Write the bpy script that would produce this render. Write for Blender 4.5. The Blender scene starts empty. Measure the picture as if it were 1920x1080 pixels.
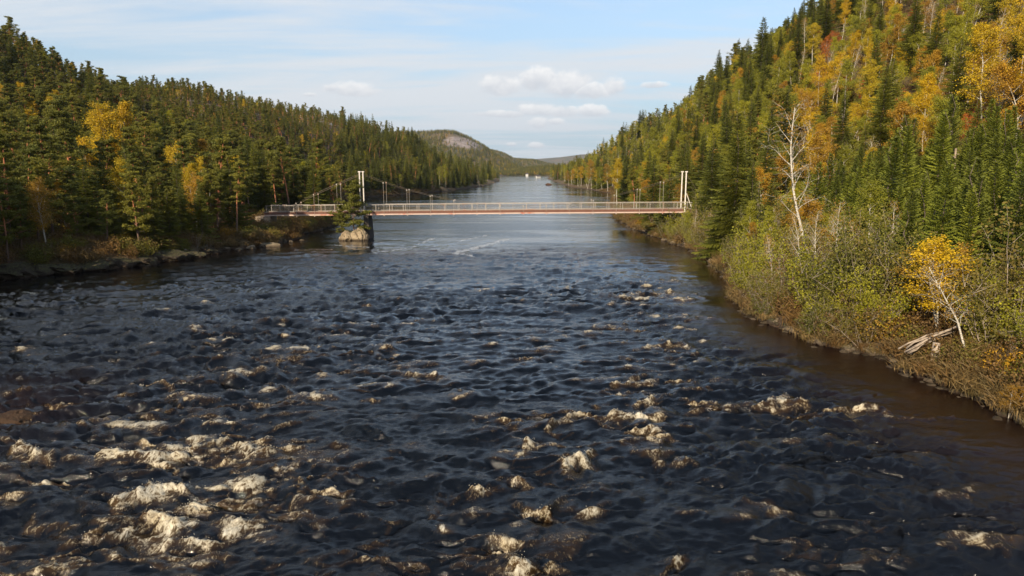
import bpy, math, random
import numpy as np
from mathutils import Vector

R = math.radians
sc = bpy.context.scene
COL = sc.collection

# ------------------------------------------------------------------ camera
H = 10.5
FPX = 1280.0
PITCH = math.atan(220 / FPX)
cam_d = bpy.data.cameras.new('camera')
cam_d.sensor_width = 36.0
cam_d.lens = 36.0 * FPX / 1920.0
cam_d.clip_start = 0.1
cam_d.clip_end = 30000
cam = bpy.data.objects.new('camera', cam_d)
cam.location = (0, 0, H)
cam.rotation_euler = (math.pi / 2 - PITCH, 0, 0)
COL.objects.link(cam)
sc.camera = cam

# ------------------------------------------------------------------ light
SUN_EL = R(26)
SUN_AZ = R(207)            # compass style from +Y clockwise: behind the camera, to the left
sd = Vector((math.sin(SUN_AZ) * math.cos(SUN_EL), math.cos(SUN_AZ) * math.cos(SUN_EL), math.sin(SUN_EL)))
sun_d = bpy.data.lights.new('sun', 'SUN')
sun_d.energy = 4.9
sun_d.angle = R(0.5)
sun_d.color = (1.0, 0.84, 0.62)
sun = bpy.data.objects.new('sun', sun_d)
sun.rotation_euler = sd.to_track_quat('Z', 'Y').to_euler()
sun.location = (-60, -60, 90)
COL.objects.link(sun)

sc.view_settings.view_transform = 'Standard'
sc.view_settings.look = 'None'
sc.view_settings.exposure = 0.55
sc.view_settings.gamma = 1.0
sc.view_settings.use_curve_mapping = False
sc.render.engine = 'CYCLES'
cy = sc.cycles
cy.max_bounces = 5
cy.diffuse_bounces = 3
cy.glossy_bounces = 2
cy.transmission_bounces = 2
cy.transparent_max_bounces = 4
cy.volume_bounces = 0
cy.use_denoising = True
cy.caustics_reflective = False
cy.caustics_refractive = False
cy.sample_clamp_indirect = 4

# pixel (of the 1920x1080 photograph) helpers
cp, sp = math.cos(PITCH), math.sin(PITCH)


def ray(px, py):
    a = (px - 960) / FPX
    b = (540 - py) / FPX
    return np.array([a, cp + b * sp, -sp + b * cp])


def at(px, py, Y):
    d = ray(px, py)
    return d * (Y / d[1]) + np.array([0, 0, H])


def water_at(px, py, z=0.0):
    d = ray(px, py)
    return d * ((z - H) / d[2]) + np.array([0, 0, H])


def project(x, y, z):
    zz = z - H
    f = y * cp - zz * sp
    u = y * sp + zz * cp
    f = np.maximum(f, 0.01)
    return 960 + FPX * x / f, 540 - FPX * u / f, f


# ------------------------------------------------------------------ node helpers
class NT:
    def __init__(s, tree):
        s.t = tree
        s.n = tree.nodes
        s.l = tree.links

    def node(s, typ, ins=None, **kw):
        nd = s.n.new(typ)
        for k, v in kw.items():
            setattr(nd, k, v)
        if ins:
            for k, v in ins.items():
                sock = nd.inputs[k]
                if isinstance(v, bpy.types.NodeSocket):
                    s.l.new(v, sock)
                elif isinstance(v, (tuple, list)) and len(v) == 3 and sock.type == 'RGBA':
                    sock.default_value = (*v, 1)
                else:
                    sock.default_value = v
        return nd

    def math(s, op, a, b=0.0, c=0.0, clamp=False):
        nd = s.node('ShaderNodeMath', {0: a, 1: b, 2: c}, operation=op, use_clamp=clamp)
        return nd.outputs[0]

    def mix(s, f, a, b, mode='MIX'):
        nd = s.node('ShaderNodeMix', None, data_type='RGBA', blend_type=mode)
        for i, v in ((0, f), (6, a), (7, b)):
            sock = nd.inputs[i]
            if isinstance(v, bpy.types.NodeSocket):
                s.l.new(v, sock)
            elif isinstance(v, (tuple, list)):
                sock.default_value = (*v, 1)
            else:
                sock.default_value = v
        return nd.outputs[2]

    def rng(s, v, a, b, c=0.0, d=1.0, smooth=False):
        nd = s.node('ShaderNodeMapRange', {0: v, 1: a, 2: b, 3: c, 4: d}, interpolation_type='SMOOTHSTEP' if smooth else 'LINEAR')
        return nd.outputs[0]

    def noise(s, vec, scale, detail=4, rough=0.55, out=0, dist=0.0):
        nd = s.node('ShaderNodeTexNoise', {'Scale': scale, 'Detail': detail, 'Roughness': rough, 'Distortion': dist})
        if vec is not None:
            s.l.new(vec, nd.inputs['Vector'])
        return nd.outputs[out]

    def mapping(s, vec, scale=(1, 1, 1), loc=(0, 0, 0), rot=(0, 0, 0)):
        return s.node('ShaderNodeMapping', {'Vector': vec, 'Scale': scale, 'Location': loc, 'Rotation': rot}).outputs[0]


def new_mat(name):
    m = bpy.data.materials.new(name)
    m.use_nodes = True
    m.node_tree.nodes.clear()
    t = NT(m.node_tree)
    out = t.node('ShaderNodeOutputMaterial')
    return m, t, out


# ------------------------------------------------------------------ world: sky with thin cirrus and small cumulus
world = bpy.data.worlds.new('World')
sc.world = world
world.use_nodes = True
world.node_tree.nodes.clear()
w = NT(world.node_tree)
wout = w.node('ShaderNodeOutputWorld')
sky = w.node('ShaderNodeTexSky', None, sky_type='NISHITA', sun_disc=False, sun_elevation=SUN_EL,
             sun_rotation=SUN_AZ, altitude=100, air_density=1.0, dust_density=0.6, ozone_density=1.0)
tc = w.node('ShaderNodeTexCoord')
dirv = tc.outputs['Generated']
sep = w.node('ShaderNodeSeparateXYZ', {0: dirv})
dx_, dy_, dz_ = sep.outputs
az = w.math('ARCTAN2', dx_, dy_)
el = w.math('ARCSINE', dz_)
zsafe = w.math('ADD', w.math('MAXIMUM', dz_, 0.0), 0.10)
pxv = w.math('DIVIDE', dx_, zsafe)
pyv = w.math('DIVIDE', dy_, zsafe)
plane = w.node('ShaderNodeCombineXYZ', {0: pxv, 1: pyv, 2: 0.0}).outputs[0]
azel = w.node('ShaderNodeCombineXYZ', {0: az, 1: el, 2: 0.0}).outputs[0]
n1 = w.noise(w.mapping(plane, (0.20, 0.5, 1), (3.3, 1.2, 0), (0, 0, R(-14))), 1.5, 7, 0.55, dist=0.7)
n2 = w.noise(w.mapping(plane, (0.35, 1.6, 1), (0.3, 5.2, 0), (0, 0, R(-14))), 1.6, 6, 0.62, dist=0.4)
cir = w.math('ADD', w.math('MULTIPLY', n1, 0.65), w.math('MULTIPLY', n2, 0.35))
cir = w.rng(cir, 0.395, 0.57, 0.0, 1.0, smooth=True)
horizon_pale = w.rng(el, 0.0, 0.36, 0.88, 0.12, smooth=True)
veil = w.math('MULTIPLY', cir, w.rng(el, 0.35, 1.0, 1.0, 0.25, smooth=True))
base = w.mix(1.0, sky.outputs[0], (1.0, 1.0, 1.02), 'MULTIPLY')
SKYWHITE = (4.4, 4.55, 4.75)
base = w.mix(horizon_pale, base, (2.45, 3.25, 4.0))
c1 = w.mix(w.math('MULTIPLY', veil, 0.92), base, SKYWHITE)
# cumulus
puff = [(660, 169, 52, 13), (622, 166, 16, 8), (937, 162, 40, 19), (1012, 150, 38, 22), (1060, 160, 50, 23), (1108, 172, 40, 15),
        (1152, 164, 24, 17), (940, 214, 56, 7), (1005, 208, 46, 12), (1055, 210, 34, 10), (1110, 209, 30, 12), (1010, 231, 20, 11),
        (1042, 229, 18, 7), (1006, 273, 17, 6), (958, 271, 12, 4), (580, 178, 14, 4), (1225, 160, 26, 6),
        # the same kind of small clouds elsewhere round the sky
        (-500, 160, 70, 20), (-900, 120, 60, 16), (2600, 130, 80, 20), (2300, 90, 50, 15)]
nz = w.noise(w.mapping(azel, (1, 1.5, 1)), 42, 6, 0.6)
nzl = w.noise(w.mapping(azel, (1, 1.5, 1)), 16, 3, 0.5)
wob = w.math('ADD', w.math('MULTIPLY', w.math('SUBTRACT', nz, 0.5), 2.3), w.math('MULTIPLY', w.math('SUBTRACT', nzl, 0.5), 1.2))
dens = None
bright = None
for (px, py, hw, hh) in puff:
    a = (px - 960) / FPX
    hor = math.atan(a / math.cos(PITCH)) if abs(a) < 1.2 else math.copysign(1.0 + abs(a) * 0.3, a)
    d = ray(px, py)
    d = d / np.linalg.norm(d)
    e0 = math.asin(d[2])
    a0 = math.atan2(d[0], d[1])
    sx, sy = hw / FPX * 1.05, hh / FPX * 1.15
    u = w.math('DIVIDE', w.math('SUBTRACT', az, a0), sx)
    v = w.math('DIVIDE', w.math('SUBTRACT', el, e0), sy)
    v2 = w.math('MULTIPLY', v, w.rng(v, -0.1, 0.1, 1.25, 0.95))
    r2 = w.math('ADD', w.math('MULTIPLY', u, u), w.math('MULTIPLY', v2, v2))
    k = w.math('SUBTRACT', 1.0, r2)
    lit = w.math('ADD', w.math('MULTIPLY', v, 0.38), 0.62)
    if dens is None:
        dens, bright = k, lit
    else:
        sel = w.math('GREATER_THAN', k, dens)
        bright = w.node('ShaderNodeMix', {0: sel, 2: bright, 3: lit}, data_type='FLOAT').outputs[0]
        dens = w.math('MAXIMUM', dens, k)
cm = w.rng(w.math('ADD', dens, wob), -0.15, 0.75, 0.0, 1.0, smooth=True)
bright = w.math('ADD', bright, w.math('MULTIPLY', w.math('SUBTRACT', nz, 0.5), 0.9), clamp=True)
ccol = w.mix(bright, (2.7, 2.95, 3.4), (5.7, 5.65, 5.6))
c2 = w.mix(w.math('MULTIPLY', cm, 0.95), c1, ccol)
bg = w.node('ShaderNodeBackground', {'Color': c2, 'Strength': 0.125})
w.l.new(bg.outputs[0], wout.inputs[0])


# ------------------------------------------------------------------ numpy noise
def _hash(ix, iy, seed):
    n = (ix.astype(np.int64) * 374761393 + iy.astype(np.int64) * 668265263 + seed * 982451653) & 0x7fffffff
    n = ((n ^ (n >> 13)) * 1274126177) & 0x7fffffff
    n = n ^ (n >> 16)
    return (n & 0xffffff) / float(0xffffff)


def vnoise(x, y, seed=0):
    ix = np.floor(x)
    iy = np.floor(y)
    fx = x - ix
    fy = y - iy
    fx = fx * fx * fx * (fx * (fx * 6 - 15) + 10)
    fy = fy * fy * fy * (fy * (fy * 6 - 15) + 10)
    a = _hash(ix, iy, seed)
    b = _hash(ix + 1, iy, seed)
    c = _hash(ix, iy + 1, seed)
    d = _hash(ix + 1, iy + 1, seed)
    return (a + (b - a) * fx) * (1 - fy) + (c + (d - c) * fx) * fy


def fbm(x, y, seed=0, octv=4, gain=0.5):
    s = 0.0
    a = 1.0
    t = 0.0
    for i in range(octv):
        c, q = math.cos(0.5 + i), math.sin(0.5 + i)
        s = s + a * vnoise((x * c - y * q) * 2 ** i + 17.3 * i, (x * q + y * c) * 2 ** i + 5.1 * i, seed + i)
        t += a
        a *= gain
    return s / t


def smooth(a, b, x):
    t = np.clip((x - a) / (b - a), 0, 1)
    return t * t * (3 - 2 * t)


# ------------------------------------------------------------------ terrain function
def shore_table(pts, extra):
    w_ = [tuple(water_at(*p)[:2]) for p in pts] + extra
    w_.sort(key=lambda q: q[1])
    return np.array([q[1] for q in w_]), np.array([q[0] for q in w_])


LY, LX = shore_table([(0, 522), (110, 512), (200, 504), (330, 487), (430, 468), (515, 461), (545, 449), (575, 437), (612, 428), (640, 418),
                      (690, 369), (760, 364), (830, 359), (905, 349), (933, 341), (936, 336)],
                     [(-70, -160), (-46, -40), (-34, 0), (-35, 25), (-40, 42), (-48, 58), (-38, 150), (-52, 185), (-60, 225), (-8.0, 1500), (-60, 900)])
RY, RX = shore_table([(1028, 335), (1046, 343), (1072, 351), (1100, 355), (1148, 363), (1152, 404), (1200, 436), (1290, 463), (1338, 488), (1382, 560),
                      (1402, 592), (1500, 640), (1640, 672), (1700, 702), (1800, 742), (1920, 803)],
                     [(60, -160), (34, -40), (26, 0), (22.5, 18), (80, 1500)])


def xl(Y):
    return np.interp(Y, LY, LX) + (vnoise(Y * 0.16, Y * 0 + 3.3, 5) - 0.5) * np.clip(1.5 + Y * 0.006, 1, 6) + (vnoise(Y * 0.5, Y * 0 + 1.3, 6) - 0.5) * 0.8


def xr(Y):
    return np.interp(Y, RY, RX) + (vnoise(Y * 0.16, Y * 0 + 9.3, 7) - 0.5) * np.clip(1.2 + Y * 0.006, 1, 6) + (vnoise(Y * 0.5, Y * 0 + 4.3, 8) - 0.5) * 0.7


CTRL = [
    # left side: pixel of the bare ground and its depth
    (-500, 500, 60), (-300, 440, 80), (0, 470, 80), (0, 400, 100), (0, 320, 130), (0, 195, 170), (0, 96, 205), (0, 110, 290),
    (-600, 60, 200), (-600, 300, 120), (150, 455, 88), (150, 330, 140), (150, 215, 190), (140, 160, 225), (150, 195, 300),
    (330, 450, 98), (320, 380, 130), (320, 310, 180), (310, 232, 240), (310, 184, 300), (310, 205, 420),
    (450, 425, 108), (480, 395, 130), (480, 340, 180), (470, 290, 240), (450, 206, 330), (450, 225, 430),
    (600, 368, 200), (600, 330, 270), (590, 262, 340), (600, 230, 400), (600, 245, 560), (700, 352, 310), (690, 320, 350), (700, 260, 420), (700, 275, 560),
    (820, 350, 350), (820, 318, 390), (810, 290, 430), (810, 305, 600), (900, 335, 400), (900, 328, 520), (930, 327, 900), (860, 322, 900), (600, 300, 900),
    (300, 280, 900), (-600, 150, 800),
    # right side
    (1920, 600, 45), (1700, 560, 48), (1900, 500, 52), (1700, 455, 62), (1550, 450, 72), (1900, 395, 70), (1700, 380, 78), (1550, 385, 88),
    (1900, 310, 85), (1700, 325, 95), (1550, 330, 105), (1900, 170, 110), (1700, 215, 122), (1550, 240, 132), (1900, -20, 140), (1700, 60, 155),
    (1550, 120, 172), (1900, -200, 180), (1700, -90, 200), (1550, 60, 205), (2400, -100, 120), (2600, 300, 60), (2300, 500, 35), (2600, -300, 200),
    (1400, 430, 92), (1400, 370, 115), (1400, 310, 145), (1400, 240, 180), (1400, 175, 220), (1420, 150, 240), (1420, 160, 330),
    (1300, 415, 115), (1280, 375, 140), (1260, 335, 190), (1260, 275, 250), (1260, 235, 300), (1270, 240, 420),
    (1180, 352, 300), (1150, 340, 350), (1150, 300, 400), (1140, 268, 440), (1140, 280, 600), (1090, 330, 500), (1080, 305, 600), (1060, 320, 800),
    (1100, 325, 1000), (1300, 290, 900), (1700, 200, 800), (-900, 560, -80), (2800, 560, -80)]


def _uv(x, y):
    s = np.maximum(y, 0) + 40.0
    return x / s * 1.3, np.log(s) + np.minimum(y, 0) * 0.01


_c = []
for (px, py, Y) in CTRL:
    if Y < 0:
        _c.append((-120 if px < 0 else 120, -80, 12))
    else:
        p = at(px, py, Y)
        _c.append((p[0], p[1], max(p[2], 1.0)))
for yy in (-100, 0):
    _c.append((-60, yy, 2.5))
    _c.append((60, yy, 6))
_c = np.array(_c)
_cu, _cv = _uv(_c[:, 0], _c[:, 1])


def _phi(r2):
    return np.sqrt(r2 + 0.004)


_A = _phi((_cu[:, None] - _cu[None]) ** 2 + (_cv[:, None] - _cv[None]) ** 2)
_n = len(_c)
_M = np.zeros((_n + 3, _n + 3))
_M[:_n, :_n] = _A - np.eye(_n) * 0.004
_P = np.stack([np.ones(_n), _cu, _cv], 1)
_M[:_n, _n:] = _P
_M[_n:, :_n] = _P.T
_w = np.linalg.solve(_M, np.concatenate([_c[:, 2], [0, 0, 0]]))


def hill(x, y):
    u, v = _uv(x, y)
    out = _w[_n] + _w[_n + 1] * u + _w[_n + 2] * v
    for i in range(_n):
        out = out + _w[i] * _phi((u - _cu[i]) ** 2 + (v - _cv[i]) ** 2)
    return out


def terrain(x, y):
    x = np.asarray(x, float)
    y = np.asarray(y, float)
    d = np.maximum(xl(y) - x, x - xr(y))
    h = np.maximum(hill(x, y), 1.2)
    dd = np.maximum(d, 0)
    bank = np.where(x < 0, 1.9, 1.0) * (1 - np.exp(-dd / 1.8)) + 0.045 * dd
    k = smooth(1.5, 24 + np.maximum(y, 0) * 0.05, d)
    z = bank * (1 - k) + h * k
    land = smooth(0, 4, d)
    z = z + land * ((fbm(x * 0.09, y * 0.09, 11, 4) - 0.5) * 2.2 + (fbm(x * 0.6, y * 0.6, 15, 3) - 0.5) * 0.8)
    z = z + (1 - land) * (d > 0) * (fbm(x * 0.8, y * 0.8, 18, 3) - 0.5) * 0.5
    bed = -0.15 + np.minimum(d, 0) * 0.22 + (fbm(x * 0.5, y * 0.5, 21, 3) - 0.5) * 0.35
    z = np.where(d > 0, z, np.maximum(bed, -2.6) - 0.1)
    return z


def tz(x, y):
    return float(terrain(np.array([x]), np.array([y]))[0])


def ground_hit(px, py, y0=20, y1=900):
    Y = np.exp(np.linspace(math.log(y0), math.log(y1), 900))
    d = ray(px, py)
    X = d[0] / d[1] * Y
    Z = H + d[2] / d[1] * Y
    g = terrain(X, Y)
    i = np.argmax(g >= Z) if np.any(g >= Z) else len(Y) - 1
    return X[i], Y[i], g[i]


# ------------------------------------------------------------------ mesh helpers
def quads_mesh(name, V, F, mats, mat_idx=None, attrs=None, smooth_sh=False):
    V = np.asarray(V, np.float32)
    F = np.asarray(F, np.int32)
    k = F.shape[1]
    me = bpy.data.meshes.new(name)
    me.vertices.add(len(V))
    me.vertices.foreach_set('co', V.ravel())
    me.loops.add(F.size)
    me.loops.foreach_set('vertex_index', F.ravel())
    me.polygons.add(len(F))
    me.polygons.foreach_set('loop_start', np.arange(0, F.size, k, dtype=np.int32))
    me.polygons.foreach_set('loop_total', np.full(len(F), k, np.int32))
    if mat_idx is not None:
        me.polygons.foreach_set('material_index', np.asarray(mat_idx, np.int32))
    me.polygons.foreach_set('use_smooth', np.full(len(F), smooth_sh, bool))
    for m in mats:
        me.materials.append(m)
    if attrs:
        for an, av in attrs.items():
            a = me.attributes.new(an, 'FLOAT', 'POINT')
            a.data.foreach_set('value', np.asarray(av, np.float32))
    me.update(calc_edges=True)
    me.validate()
    return me


def grid_faces(nr, nc):
    i = np.arange(nr - 1)[:, None] * nc + np.arange(nc - 1)[None]
    i = i.ravel()
    return np.stack([i, i + 1, i + nc + 1, i + nc], 1)


def link(o, parent=None):
    COL.objects.link(o)
    if parent is not None:
        o.parent = parent
    return o


def tag(o, label=None, cat=None, group=None, kind=None):
    if label:
        o['label'] = label
    if cat:
        o['category'] = cat
    if group:
        o['group'] = group
    if kind:
        o['kind'] = kind
    return o


def empty(name, loc, label, cat, group=None):
    o = bpy.data.objects.new(name, None)
    o.location = loc
    o.empty_display_size = 0.3
    link(o)
    return tag(o, label, cat, group)


class MB:
    """collects quads of boxes, bars and tubes; build() links them as one mesh object"""

    def __init__(s):
        s.v = []
        s.f = []
        s.n = 0
        s.tone = []

    def add(s, V, F, tone=0.5):
        V = np.asarray(V, float)
        F = np.asarray(F, int)
        s.v.append(V)
        s.f.append(F + s.n)
        s.n += len(V)
        s.tone.append(np.full(len(V), tone) if np.isscalar(tone) else tone)

    def box(s, x0, x1, y0, y1, z0, z1):
        V = [(x, y, z) for x in (x0, x1) for y in (y0, y1) for z in (z0, z1)]
        F = [(0, 1, 3, 2), (4, 6, 7, 5), (0, 4, 5, 1), (2, 3, 7, 6), (0, 2, 6, 4), (1, 5, 7, 3)]
        s.add(V, F)

    def tube(s, P, r, sides=6, tone=0.5):
        P = np.asarray(P, float)
        n = len(P)
        r = np.full(n, r) if np.isscalar(r) else np.asarray(r, float)
        T = np.gradient(P, axis=0)
        T /= np.linalg.norm(T, axis=1)[:, None] + 1e-9
        ref = np.array([0, 0, 1.0]) if abs(T[0, 2]) < 0.8 else np.array([1.0, 0, 0])
        A = np.cross(T, ref)
        A /= np.linalg.norm(A, axis=1)[:, None] + 1e-9
        B = np.cross(T, A)
        th = np.arange(sides) / sides * 2 * math.pi
        V = P[:, None] + r[:, None, None] * (np.cos(th)[None, :, None] * A[:, None] + np.sin(th)[None, :, None] * B[:, None])
        V = V.reshape(-1, 3)
        i = np.arange(n - 1)[:, None] * sides + np.arange(sides)[None]
        j = np.arange(n - 1)[:, None] * sides + (np.arange(sides)[None] + 1) % sides
        F = np.stack([i, j, j + sides, i + sides], -1).reshape(-1, 4)
        s.add(V, F, tone)
        if sides == 4:
            s.f.append(np.array([[0, 1, 2, 3], [n * 4 - 1, n * 4 - 2, n * 4 - 3, n * 4 - 4]]) + s.n - len(V))
        elif sides in (6, 8):
            fs = []
            for o_ in (0, (n - 1) * sides):
                for q in range(1, sides - 2, 2):
                    fs.append([o_, o_ + q, o_ + q + 1, o_ + q + 2])
            s.f.append(np.array(fs) + s.n - len(V))

    def arrays(s):
        return np.concatenate(s.v), np.concatenate(s.f), np.concatenate(s.tone)

    def build(s, name, mat, parent=None, sm=False):
        V, F, t = s.arrays()
        o = bpy.data.objects.new(name, quads_mesh(name, V, F, [mat], None, {'tone': t}, sm))
        return link(o, parent)


# ------------------------------------------------------------------ materials
def leaf_mat(name, ca, cb, cc=None, trans=0.3, rough=0.6):
    m, t, out = new_mat(name)
    oi = t.node('ShaderNodeObjectInfo')
    at_ = t.node('ShaderNodeAttribute', None, attribute_name='tone')
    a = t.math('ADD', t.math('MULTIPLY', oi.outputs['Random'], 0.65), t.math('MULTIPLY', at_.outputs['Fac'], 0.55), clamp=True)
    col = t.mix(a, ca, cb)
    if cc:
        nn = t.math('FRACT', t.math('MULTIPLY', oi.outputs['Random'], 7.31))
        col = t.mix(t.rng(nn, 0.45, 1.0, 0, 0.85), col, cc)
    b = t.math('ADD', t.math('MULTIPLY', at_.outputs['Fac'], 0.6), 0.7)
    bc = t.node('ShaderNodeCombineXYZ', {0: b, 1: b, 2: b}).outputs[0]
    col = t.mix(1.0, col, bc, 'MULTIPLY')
    p = t.node('ShaderNodeBsdfPrincipled', {'Base Color': col, 'Roughness': rough, 'Specular IOR Level': 0.25})
    tr = t.node('ShaderNodeBsdfTranslucent', {'Color': col})
    mx = t.node('ShaderNodeMixShader', {0: trans, 1: p.outputs[0], 2: tr.outputs[0]})
    t.l.new(mx.outputs[0], out.inputs[0])
    return m


def bark_mat(name, ca, cb, cc=None, zsplit=None, streak=6.0):
    m, t, out = new_mat(name)
    g = t.node('ShaderNodeTexCoord').outputs['Object']
    n = t.noise(t.mapping(g, (3, 3, streak)), 1.2, 4, 0.6)
    col = t.mix(t.rng(n, 0.35, 0.65, 0, 1), ca, cb)
    if cc:
        z = t.node('ShaderNodeSeparateXYZ', {0: g}).outputs[2]
        k = t.rng(t.math('ADD', z, t.math('MULTIPLY', n, 2.0)), zsplit[0], zsplit[1], 0, 1, smooth=True)
        col = t.mix(k, col, cc)
    bp = t.node('ShaderNodeBump', {'Height': n, 'Strength': 0.4, 'Distance': 0.05})
    p = t.node('ShaderNodeBsdfPrincipled', {'Base Color': col, 'Roughness': 0.85, 'Normal': bp.outputs[0]})
    t.l.new(p.outputs[0], out.inputs[0])
    return m


M = {}
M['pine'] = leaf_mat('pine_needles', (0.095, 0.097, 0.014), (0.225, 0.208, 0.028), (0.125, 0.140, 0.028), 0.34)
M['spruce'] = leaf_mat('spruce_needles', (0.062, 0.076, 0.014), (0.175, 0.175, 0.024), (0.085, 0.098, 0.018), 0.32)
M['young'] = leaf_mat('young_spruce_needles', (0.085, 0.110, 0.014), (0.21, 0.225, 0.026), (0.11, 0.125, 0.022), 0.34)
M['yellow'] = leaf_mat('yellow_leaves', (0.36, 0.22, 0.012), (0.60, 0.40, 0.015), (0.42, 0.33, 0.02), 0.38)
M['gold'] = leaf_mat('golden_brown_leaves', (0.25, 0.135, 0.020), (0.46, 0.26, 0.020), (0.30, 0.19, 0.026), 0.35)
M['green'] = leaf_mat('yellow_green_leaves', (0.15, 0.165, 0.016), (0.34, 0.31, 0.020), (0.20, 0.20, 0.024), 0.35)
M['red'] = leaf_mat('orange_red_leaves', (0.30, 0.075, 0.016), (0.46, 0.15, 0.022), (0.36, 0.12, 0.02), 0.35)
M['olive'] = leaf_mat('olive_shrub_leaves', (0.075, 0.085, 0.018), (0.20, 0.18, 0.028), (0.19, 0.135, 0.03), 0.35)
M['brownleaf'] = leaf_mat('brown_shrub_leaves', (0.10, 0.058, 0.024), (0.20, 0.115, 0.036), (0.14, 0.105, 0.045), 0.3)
M['straw'] = leaf_mat('dry_grass', (0.11, 0.075, 0.032), (0.25, 0.165, 0.065), (0.12, 0.095, 0.035), 0.3)
M['pine_bark'] = bark_mat('pine_bark', (0.16, 0.10, 0.07), (0.07, 0.05, 0.04), (0.36, 0.14, 0.06), (3.5, 8.0))
M['spruce_bark'] = bark_mat('spruce_bark', (0.12, 0.09, 0.07), (0.06, 0.045, 0.035))
M['birch_bark'] = bark_mat('birch_bark', (0.58, 0.54, 0.46), (0.30, 0.27, 0.22), None, None, 14)
M['grey_bark'] = bark_mat('grey_bark', (0.38, 0.31, 0.24), (0.18, 0.14, 0.11))
M['twig'] = bark_mat('twig_bark', (0.22, 0.15, 0.10), (0.12, 0.08, 0.06))
M['deadwood'] = bark_mat('weathered_wood', (0.42, 0.34, 0.26), (0.20, 0.155, 0.115))


def rock_mat(name, ca, cb, moss=0.3, wet=True):
    m, t, out = new_mat(name)
    gm = t.node('ShaderNodeNewGeometry')
    pos = gm.outputs['Position']
    n = t.noise(pos, 0.9, 6, 0.65)
    n2 = t.noise(pos, 5.0, 5, 0.7)
    col = t.mix(t.rng(n, 0.35, 0.68), ca, cb)
    col = t.mix(t.rng(n2, 0.35, 0.7, 0.0, 0.5), col, (0.09, 0.075, 0.06))
    up = t.node('ShaderNodeSeparateXYZ', {0: gm.outputs['Normal']}).outputs[2]
    mk = t.math('MULTIPLY', t.rng(up, 0.5, 0.9), t.rng(n2, 0.42, 0.6, 0, moss * 2), clamp=True)
    col = t.mix(mk, col, (0.085, 0.085, 0.03))
    z = t.node('ShaderNodeSeparateXYZ', {0: pos}).outputs[2]
    if wet:
        wk = t.rng(t.math('ADD', z, t.math('MULTIPLY', n, 0.3)), 0.2, 0.55, 1, 0, smooth=True)
        col = t.mix(t.math('MULTIPLY', wk, 0.75), col, (0.035, 0.024, 0.016))
    bp = t.node('ShaderNodeBump', {'Height': t.math('ADD', n, t.math('MULTIPLY', n2, 0.4)), 'Strength': 0.9, 'Distance': 0.25})
    p = t.node('ShaderNodeBsdfPrincipled', {'Base Color': col, 'Roughness': 0.9, 'Specular IOR Level': 0.15, 'Normal': bp.outputs[0]})
    t.l.new(p.outputs[0], out.inputs[0])
    return m


M['rock'] = rock_mat('shore_rock', (0.30, 0.235, 0.155), (0.15, 0.115, 0.08))
M['tanrock'] = rock_mat('pale_tan_rock', (0.42, 0.33, 0.21), (0.24, 0.18, 0.12), 0.4)  # tan stone, paler than the shore rock
M['ledge'] = rock_mat('shade_toned_ledge_rock', (0.050, 0.037, 0.026), (0.022, 0.017, 0.013), 0.45)  # the left bank's shade is put into this rock colour
M['cliff'] = rock_mat('hillside_rock', (0.46, 0.36, 0.28), (0.28, 0.21, 0.16), 0.2, False)
M['redrock'] = rock_mat('river_boulder', (0.13, 0.055, 0.024), (0.055, 0.026, 0.014), 0.05)


def plain(name, col, rough=0.6, metal=0.0, var=0.15, scale=3.0, dirt=None):
    m, t, out = new_mat(name)
    pos = t.node('ShaderNodeNewGeometry').outputs['Position']
    n = t.noise(pos, scale, 5, 0.6)
    dk = tuple(c * (1 - var * 2) for c in col)
    c = t.mix(t.rng(n, 0.3, 0.7), dk, col)
    if dirt:
        n2 = t.noise(t.mapping(pos, (1, 1, 0.4)), dirt[1], 5, 0.65)
        c = t.mix(t.rng(n2, dirt[2], dirt[3]), c, dirt[0])
    p = t.node('ShaderNodeBsdfPrincipled', {'Base Color': c, 'Roughness': rough, 'Metallic': metal})
    t.l.new(p.outputs[0], out.inputs[0])
    return m


M['girder'] = plain('faded_pink_steel', (0.54, 0.40, 0.33), 0.55, 0, 0.12, 1.5, ((0.42, 0.13, 0.07), 0.5, 0.55, 0.66))
M['redwood'] = plain('red_brown_timber', (0.17, 0.075, 0.05), 0.8, 0, 0.2, 4)
M['deckwood'] = plain('grey_deck_boards', (0.24, 0.19, 0.15), 0.85, 0, 0.2, 4)
M['rail'] = plain('galvanised_rail', (0.40, 0.36, 0.31), 0.5, 0.2, 0.12, 4, ((0.40, 0.22, 0.14), 0.8, 0.55, 0.7))
M['tower'] = plain('white_tower_paint', (0.70, 0.65, 0.57), 0.5, 0, 0.10, 4, ((0.38, 0.30, 0.23), 1.6, 0.60, 0.75))
M['cable'] = plain('dull_steel_cable', (0.20, 0.16, 0.12), 0.6, 0.3, 0.2)
M['pier'] = plain('dark_concrete', (0.075, 0.062, 0.052), 0.9, 0, 0.2, 2)  # concrete in a much darker tone than the abutment
M['abutment'] = plain('weathered_concrete', (0.32, 0.25, 0.18), 0.9, 0, 0.2, 1.5, ((0.10, 0.07, 0.05), 1.0, 0.5, 0.7))
M['whitewall'] = plain('white_painted_boards', (0.60, 0.59, 0.56), 0.6)
M['darkroof'] = plain('dark_roof', (0.08, 0.06, 0.055), 0.7)
M['glass'] = plain('window_glass', (0.03, 0.035, 0.04), 0.1, 0, 0.05)

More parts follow.
